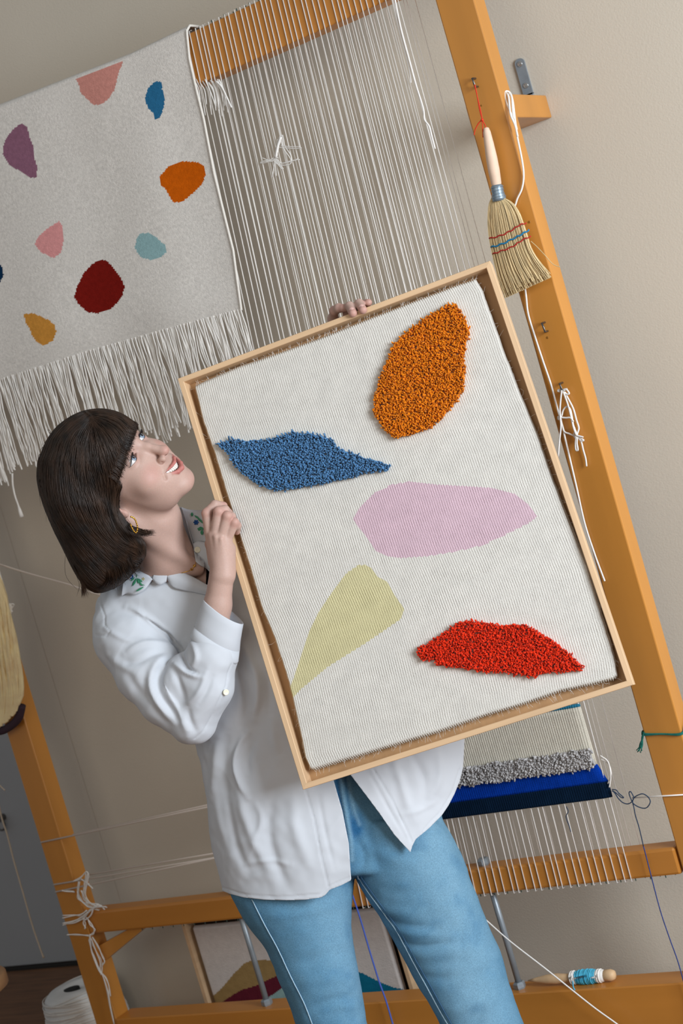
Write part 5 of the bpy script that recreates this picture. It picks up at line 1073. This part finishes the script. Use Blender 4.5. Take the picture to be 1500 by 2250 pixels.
def button(x, y, z, nrm=(0, 0, 1.), r=.0062):
    c = view(x, y, z); nrm = np.array(nrm, float); prf = [(0, r * .96), (.0009, r), (.0018, r * .93), (.0014, r * .68), (.0012, r * .3), (.0012, .0002)]
    Vq, Fq = lathe(prf, c, nrm, 24); b = mesh('button', v2w(Vq), Fq, M_BUT, shirt, smooth=True)
button(240 + 1210 / 6.25, 1100 + 675 / 6.25, max(-3.278, nz_(433, 1208) + .010), (.2, .1, 1))
h_ = hit(shirt_f, 494, 1521); button(496, 1521, (h_[2] if h_ is not None else -3.17) + .006, (.45, 0, 1), .0060)
def leafshape(c, d, l, w_, zf, m, name, parent):
    d = np.array(d, float); d /= np.linalg.norm(d); n_ = np.array([-d[1], d[0]]); P = []
    for t in np.linspace(0, 1, 7): P.append(np.array(c) + d * l * t + n_ * w_ * math.sin(math.pi * t) ** .8)
    for t in np.linspace(1, 0, 7)[1:-1]: P.append(np.array(c) + d * l * t - n_ * w_ * math.sin(math.pi * t) ** .8)
    cen = np.mean(P, 0); V = [view(*cen, zf(*cen) + .0014)] + [view(*p, zf(*p) + .0006) for p in P]; k = len(P); return V, [(0, i + 1, (i + 1) % k + 1) for i in range(k)]
M_EG = mat('green_embroidery', (66, 138, 104), .7, .15, 300); M_EB = mat('blue_embroidery', (28, 76, 140), .7, .2, 300); M_EO = mat('ochre_embroidery', (176, 168, 128), .8)
def emb(name, items, zf, m, parent): tag(mesh(name, v2w(np.array(sum([], [])) if False else v2w(np.concatenate([np.array(V) for V, F in items]))) if False else v2w(np.concatenate([np.array(V) for V, F in items])), sum([[tuple(i + k for i in f) for f in F] for k, F in zip(np.cumsum([0] + [len(V) for V, F in items[:-1]]), [F for V, F in items])], []), m, parent))
zn = lambda x, y: max(sz(x, y), -3.30) + .0155
L8 = lambda c, d, l, w_: leafshape((240 + c[0] / 6.25, 1100 + c[1] / 6.25), d, l / 6.25, w_ / 6.25, zn, None, '', None)
emb('green_leaves', [L8((375, 1060), (-.5, 1), 130, 18), L8((385, 1060), (.2, 1), 80, 16), L8((380, 1070), (1, .6), 90, 16), L8((400, 1100), (.9, 1.2), 90, 13), L8((350, 1050), (-1, .9), 80, 16), L8((360, 1250), (1, -.6), 135, 13), L8((370, 1060), (.1, -1), 50, 10), L8((330, 960), (-.3, 1), 60, 18), L8((420, 1150), (1, .2), 70, 7)], zn, M_EG, nc)
emb('blue_flower', [L8((300, 1045), (math.cos(t), math.sin(t)), 42, 15) for t in np.linspace(0, 6.28, 8)[:-1]], zn, M_EB, nc)
emb('ochre_sprig', [L8((465, 1075), (math.cos(t), math.sin(t)), 26, 9) for t in np.linspace(0, 6.28, 6)[:-1]], zn, M_EO, nc)
zf2 = lambda x, y: .0 + max(-3.292 + .020 * np.clip((x - 398) / 70, 0, 1) - .012 * np.clip((y - 1118) / 80, 0, 1), nz_(x, y) + .007 if x > 418 else -9) + .005
K8 = lambda c, d, l, w_: leafshape((240 + c[0] / 6.25, 1100 + c[1] / 6.25), d, l / 6.25, w_ / 6.25, zf2, None, '', None)
emb('green_leaves', [K8((1135, 160), (0, 1), 60, 18), K8((1165, 200), (1, .75), 95, 13), K8((1200, 225), (.9, .9), 130, 14), K8((1255, 355), (-.5, 1), 70, 18), K8((1250, 360), (.9, 1), 60, 16), K8((1270, 400), (0, 1), 75, 20), K8((1230, 400), (-.2, -.3), 30, 12)], zf2, M_EG, fc)
emb('blue_flower', [K8((1190, 298), (math.cos(t), math.sin(t)), 40, 13) for t in np.linspace(0, 6.28, 7)[:-1]], zf2, M_EB, fc)
# ------------------------------------------------------------------ jewellery
M_GOLD = mat('gold', (226, 176, 74), .22, metal=1.0)
hn = lambda x, y: (lambda h: h if h is not None else view(x, y, -3.28))(hit(neck_f, x, y))
pts = spline(np.array([(398, 1259), (410, 1256), (420, 1252), (427, 1244), (430, 1236), (431, 1226)], float), 60)
Vq, Fq = tube(v2w(np.array([hn(*p) + [0, 0, .0012] for p in pts])), .0006, 6); nk = mesh('necklace', Vq, Fq, M_GOLD, person, smooth=True); tag(nk, 'fine gold chain necklace')
for k, (x, y) in enumerate(((421, 1251), (427, 1243))):
    c = hn(x, y) + [0, 0, .002]; P = [c + np.array([.0028 * math.cos(t) * .8, .0020 * math.sin(t), .001 * math.sin(t * 2)]) for t in np.linspace(0, 2 * math.pi, 14)]; Vq, Fq = tube(v2w(np.array(P)), .0007, 5); mesh('link', Vq, Fq, M_GOLD, nk, smooth=True)
EP = [(286, 1135), (292, 1137), (297, 1142), (300, 1150), (302, 1158), (301, 1167), (297, 1170), (290, 1160), (286, 1150)]
e3 = spline(np.array([view(x, y, -3.085 - .002 * i) for i, (x, y) in enumerate(EP)]), 54); tw_ = np.arange(54)
Vq, Fq = tube(v2w(e3), .0011, 6); er = mesh('earring', Vq, Fq, M_GOLD, person, smooth=True); tag(er, 'twisted gold hoop earring')
for i in range(2, 54, 4):
    Vq, Fq = lathe([(-.0017, .0003), (-.0012, .0014), (0, .0019), (.0012, .0014), (.0017, .0003)], e3[i], e3[min(i + 1, 53)] - e3[i - 1], 10); mesh('bead', v2w(Vq), Fq, M_GOLD, er, smooth=True)
# ------------------------------------------------------------------ hair
T_HR = gtab([(985, 120, 285, -3.19, .075), (1010, 93, 278, -3.19, .088), (1050, 87, 268, -3.19, .092), (1080, 90, 262, -3.19, .094), (1110, 98, 264, -3.19, .094), (1140, 110, 272, -3.195, .092), (1170, 123, 298, -3.20, .088), (1195, 136, 318, -3.205, .082), (1220, 148, 318, -3.21, .075), (1245, 160, 302, -3.215, .066), (1270, 174, 280, -3.22, .056), (1292, 190, 252, -3.225, .042), (1300, 200, 235, -3.225, .03)])
def hair_f(p):
    q = v2h(p); mm = HS
    cap = ell(q, (0, -5, 42), (83, 105, 88)) * mm
    cut = np.maximum(q[:, 1] - 30, 26 - .0012 * q[:, 0] ** 2 * 3 - q[:, 2])          # face area: in front and below the fringe line
    side = np.maximum(q[:, 1] - 34, -(q[:, 2] - 20))
    face = np.maximum(-(q[:, 1] - (38 + .10 * (q[:, 2] + 20))), q[:, 2] - (26 - np.clip(np.abs(q[:, 0]) - 34, 0, 60) * .55)) * mm
    cap = smax(cap, -face, .006)
    neckcut = np.maximum(-(q[:, 1] + 8), q[:, 2] + 18) * mm; cap = smax(cap, -neckcut, .01)
    fr = smax(ell(q, (0, 10, 38), (73, 90, 58)) * mm, -smax(-(q[:, 2] - (21 - np.clip(np.abs(q[:, 0]) - 34, 0, 60) * .8)) * -mm, -.5, .001), .003) if False else cap
    cur = gcyl(p, T_HR, 2.2)
    cur = smax(cur, -(head_n(p) - .004), .004) if False else cur
    return smin(cap, cur, .020)
Vh, Fh = nets(hair_f, (-.66, -.17, -3.34), (-.33, .22, -3.05), .0034)
Nh = unit(grad(hair_f, Vh, .003))
GD = [[(205, 915), (150, 938), (112, 985), (93, 1080), (118, 1170), (158, 1250), (195, 1305)], [(205, 915), (160, 960), (135, 1040), (150, 1140), (190, 1230), (230, 1300)], [(205, 918), (185, 975), (178, 1060), (200, 1150), (240, 1220), (280, 1268)],
      [(205, 918), (208, 975), (215, 1050), (235, 1120), (270, 1180), (318, 1205)], [(205, 918), (222, 965), (240, 1030), (256, 1090), (270, 1135), (300, 1165), (340, 1162)], [(205, 916), (228, 950), (255, 1000), (266, 1045), (268, 1070)], [(205, 914), (238, 935), (268, 970), (282, 1015), (284, 1040)], [(205, 913), (245, 922), (278, 948), (292, 985), (294, 1010)], [(205, 912), (250, 912), (282, 925), (298, 945), (304, 975)]]
gp, gt = [], []
for g in GD:
    S_ = spline(np.array(g, float), 24); gp.append(S_[:-1]); t_ = np.diff(S_, axis=0); gt.append(t_ / np.linalg.norm(t_, axis=1)[:, None])
gp, gt = np.concatenate(gp), np.concatenate(gt)
def flow(P):
    xy = pix(P); d2 = ((xy[:, None] - gp[None]) ** 2).sum(-1); w_ = 1 / (d2 + 60) ** 1.5; return (w_[..., None] * gt[None]).sum(1) / w_.sum(1)[:, None]
OUT = [(70, 900), (200, 860), (330, 890), (308, 975), (297, 1012), (288, 1042), (272, 1062), (266, 1078), (262, 1110), (268, 1132), (290, 1158), (344, 1160), (336, 1186), (330, 1215), (306, 1246), (284, 1272), (258, 1292), (225, 1302), (196, 1308), (150, 1260), (80, 1180)]
nst = 9500
# seeds: on the near surface and the back/top, spread over the guides' starts and along them
idx = rng.choice(len(Vh), nst, replace=False); P0_ = Vh[idx]; 
seedp = pix(P0_); keep = in_poly(seedp[:, 0], seedp[:, 1], OUT) | (Nh[idx][:, 2] < 0); P0_ = P0_[keep]; n = len(P0_)
off = rng.uniform(-.0018, .0032, n); wav = rng.uniform(0, 6.28, n); ang = rng.normal(0, .055, n)
def trace(P, sgn, steps, st=.0075):
    path = [P.copy()]; alive = np.ones(len(P), bool)
    for k in range(steps):
        f2 = flow(P); c_, s_ = np.cos(ang + .05 * np.sin(wav + k * .3)), np.sin(ang + .05 * np.sin(wav + k * .3)); f2 = np.stack([f2[:, 0] * c_ - f2[:, 1] * s_, f2[:, 0] * s_ + f2[:, 1] * c_], -1)
        G = unit(grad(hair_f, P, .002)); d = np.stack([f2[:, 0], -f2[:, 1], np.zeros(len(P))], -1); d = d - G * (d * G).sum(1)[:, None]; d = unit(d + 1e-6)
        Pn = P + d * st * sgn; f = hair_f(Pn) - off; Pn = Pn - G * np.clip(f, -.006, .006)[:, None]
        xy = pix(Pn); alive &= in_poly(xy[:, 0], xy[:, 1], OUT) | (G[:, 2] < -.1); alive &= xy[:, 1] < 1312
        P = np.where(alive[:, None], Pn, P); path.append(P.copy())
    return path
fwd_ = trace(P0_, 1, 15); bwd = trace(P0_, -1, 11)
ST = np.stack(bwd[::-1] + fwd_[1:], 1); strands = []
for i in range(n):
    s = ST[i]; k = np.r_[True, np.linalg.norm(np.diff(s, axis=0), axis=1) > 1e-6]; s = s[k]
    if len(s) >= 7: strands.append(s)
M_HAIR = mat('dark_brown_hair', (28, 20, 15), .44, .35, 55, spec=.32, col2=(58, 40, 28), stretch=(1, 1, .4)); M_HAIR2 = mat('hair_under_layer', (26, 19, 15), .6, .2, 30)
hair = mesh('hair', v2w(Vh - Nh * .0022), Fh, M_HAIR2, person, smooth=True); tag(hair, 'dark brown chin-length bob with a fringe')
tag(tubes('hair_strands', [v2w(s) for s in strands], [np.r_[.0001, .0003, np.full(len(s) - 5, .00052), .0004, .00025, .0001] * rng.uniform(.7, 1.3) for s in strands], M_HAIR, hair, 4), kind='stuff')
# wispy ends: fringe tips, flicked-out ends, flyaways
def px3(x, y, z): return view(x, y, z)
wis = []
hz = lambda x, y, d: (lambda h: h[2] if h is not None else d)(hit(hair_f, x, y))
for k in range(420):                       # fringe tips over the forehead
    t = rng.uniform(0, 1); e = spline(np.array([(262, 1062), (275, 1030), (284, 1002), (292, 975), (299, 952), (297, 932)], float), 60)[int(t * 59)]; bk = np.array([-34, -22]) if t < .5 else np.array([-34, -6]); j = rng.normal(0, 3, 2)
    z = hz(e[0] - 22, e[1] - 10, -3.10); P = spline(np.array([px3(e[0] + bk[0] + j[0], e[1] + bk[1] + j[1], hz(e[0] + bk[0], e[1] + bk[1], -3.1) - .001), px3(e[0] + bk[0] * .4 + j[0] * .6, e[1] + bk[1] * .4 + j[1] * .6, z + .0015), px3(e[0] + rng.normal(0, 2.5), e[1] + rng.normal(0, 2.5) + 2, z - .006)]), 7); wis.append(P)
for k in range(120):                       # flicked ends at the neck
    j = rng.normal(0, 3, 2); P = spline(np.array([px3(262 + j[0], 1128 + j[1], -3.105), px3(282 + j[0], 1158 + j[1], -3.108), px3(308 + j[0], 1170 + j[1] * 1.2, -3.12), px3(rng.uniform(316, 344), 1164 + j[1] * .9 + rng.uniform(0, 14), -3.15)]), 9); wis.append(P)
for k in range(140):
    j = rng.normal(0, 3.5, 2); u = rng.uniform(0, 1); x0, y0 = 215 + 60 * u, 1215 - 20 * u; P = spline(np.array([px3(x0 + j[0], y0 + j[1], -3.14), px3(x0 + 22, y0 + 50 + j[1], -3.155), px3(x0 + 5 + 35 * u + j[0] * 2, y0 + 85 - 30 * u + j[1] * 2, -3.18)]), 8); wis.append(P)
for k in range(70):
    j = rng.normal(0, 2.5, 2); P = spline(np.array([px3(165 + j[0], 1240 + j[1], -3.18), px3(182 + j[0], 1280 + j[1], -3.19), px3(186 + j[0] * 2.2, 1307 + j[1] * 1.6, -3.20)]), 7); wis.append(P)
for k in range(60):
    a = rng.uniform(math.pi * .75, math.pi * 1.75); x0, y0 = 205 + 118 * math.cos(a), 1030 + 125 * math.sin(a); P = spline(np.array([px3(x0 + 12, y0 + 8, -3.2), px3(x0 + rng.normal(-2, 3), y0 + rng.normal(4, 5), -3.2 + rng.normal(0, .03)), px3(x0 + rng.normal(4, 8), y0 + rng.normal(30, 14), -3.2 + rng.normal(0, .03))]), 8); wis.append(P)
P = spline(np.array([px3(145, 1210, -3.16), px3(142, 1245, -3.16), px3(148, 1272, -3.16), px3(172, 1298, -3.16)]), 12); wis.append(P)
tag(tubes('stray_hairs', [v2w(s) for s in wis], [np.r_[.0001, .0003, np.full(len(s) - 4, .00042), .0003, .0001] for s in wis], M_HAIR, hair, 3), kind='stuff')
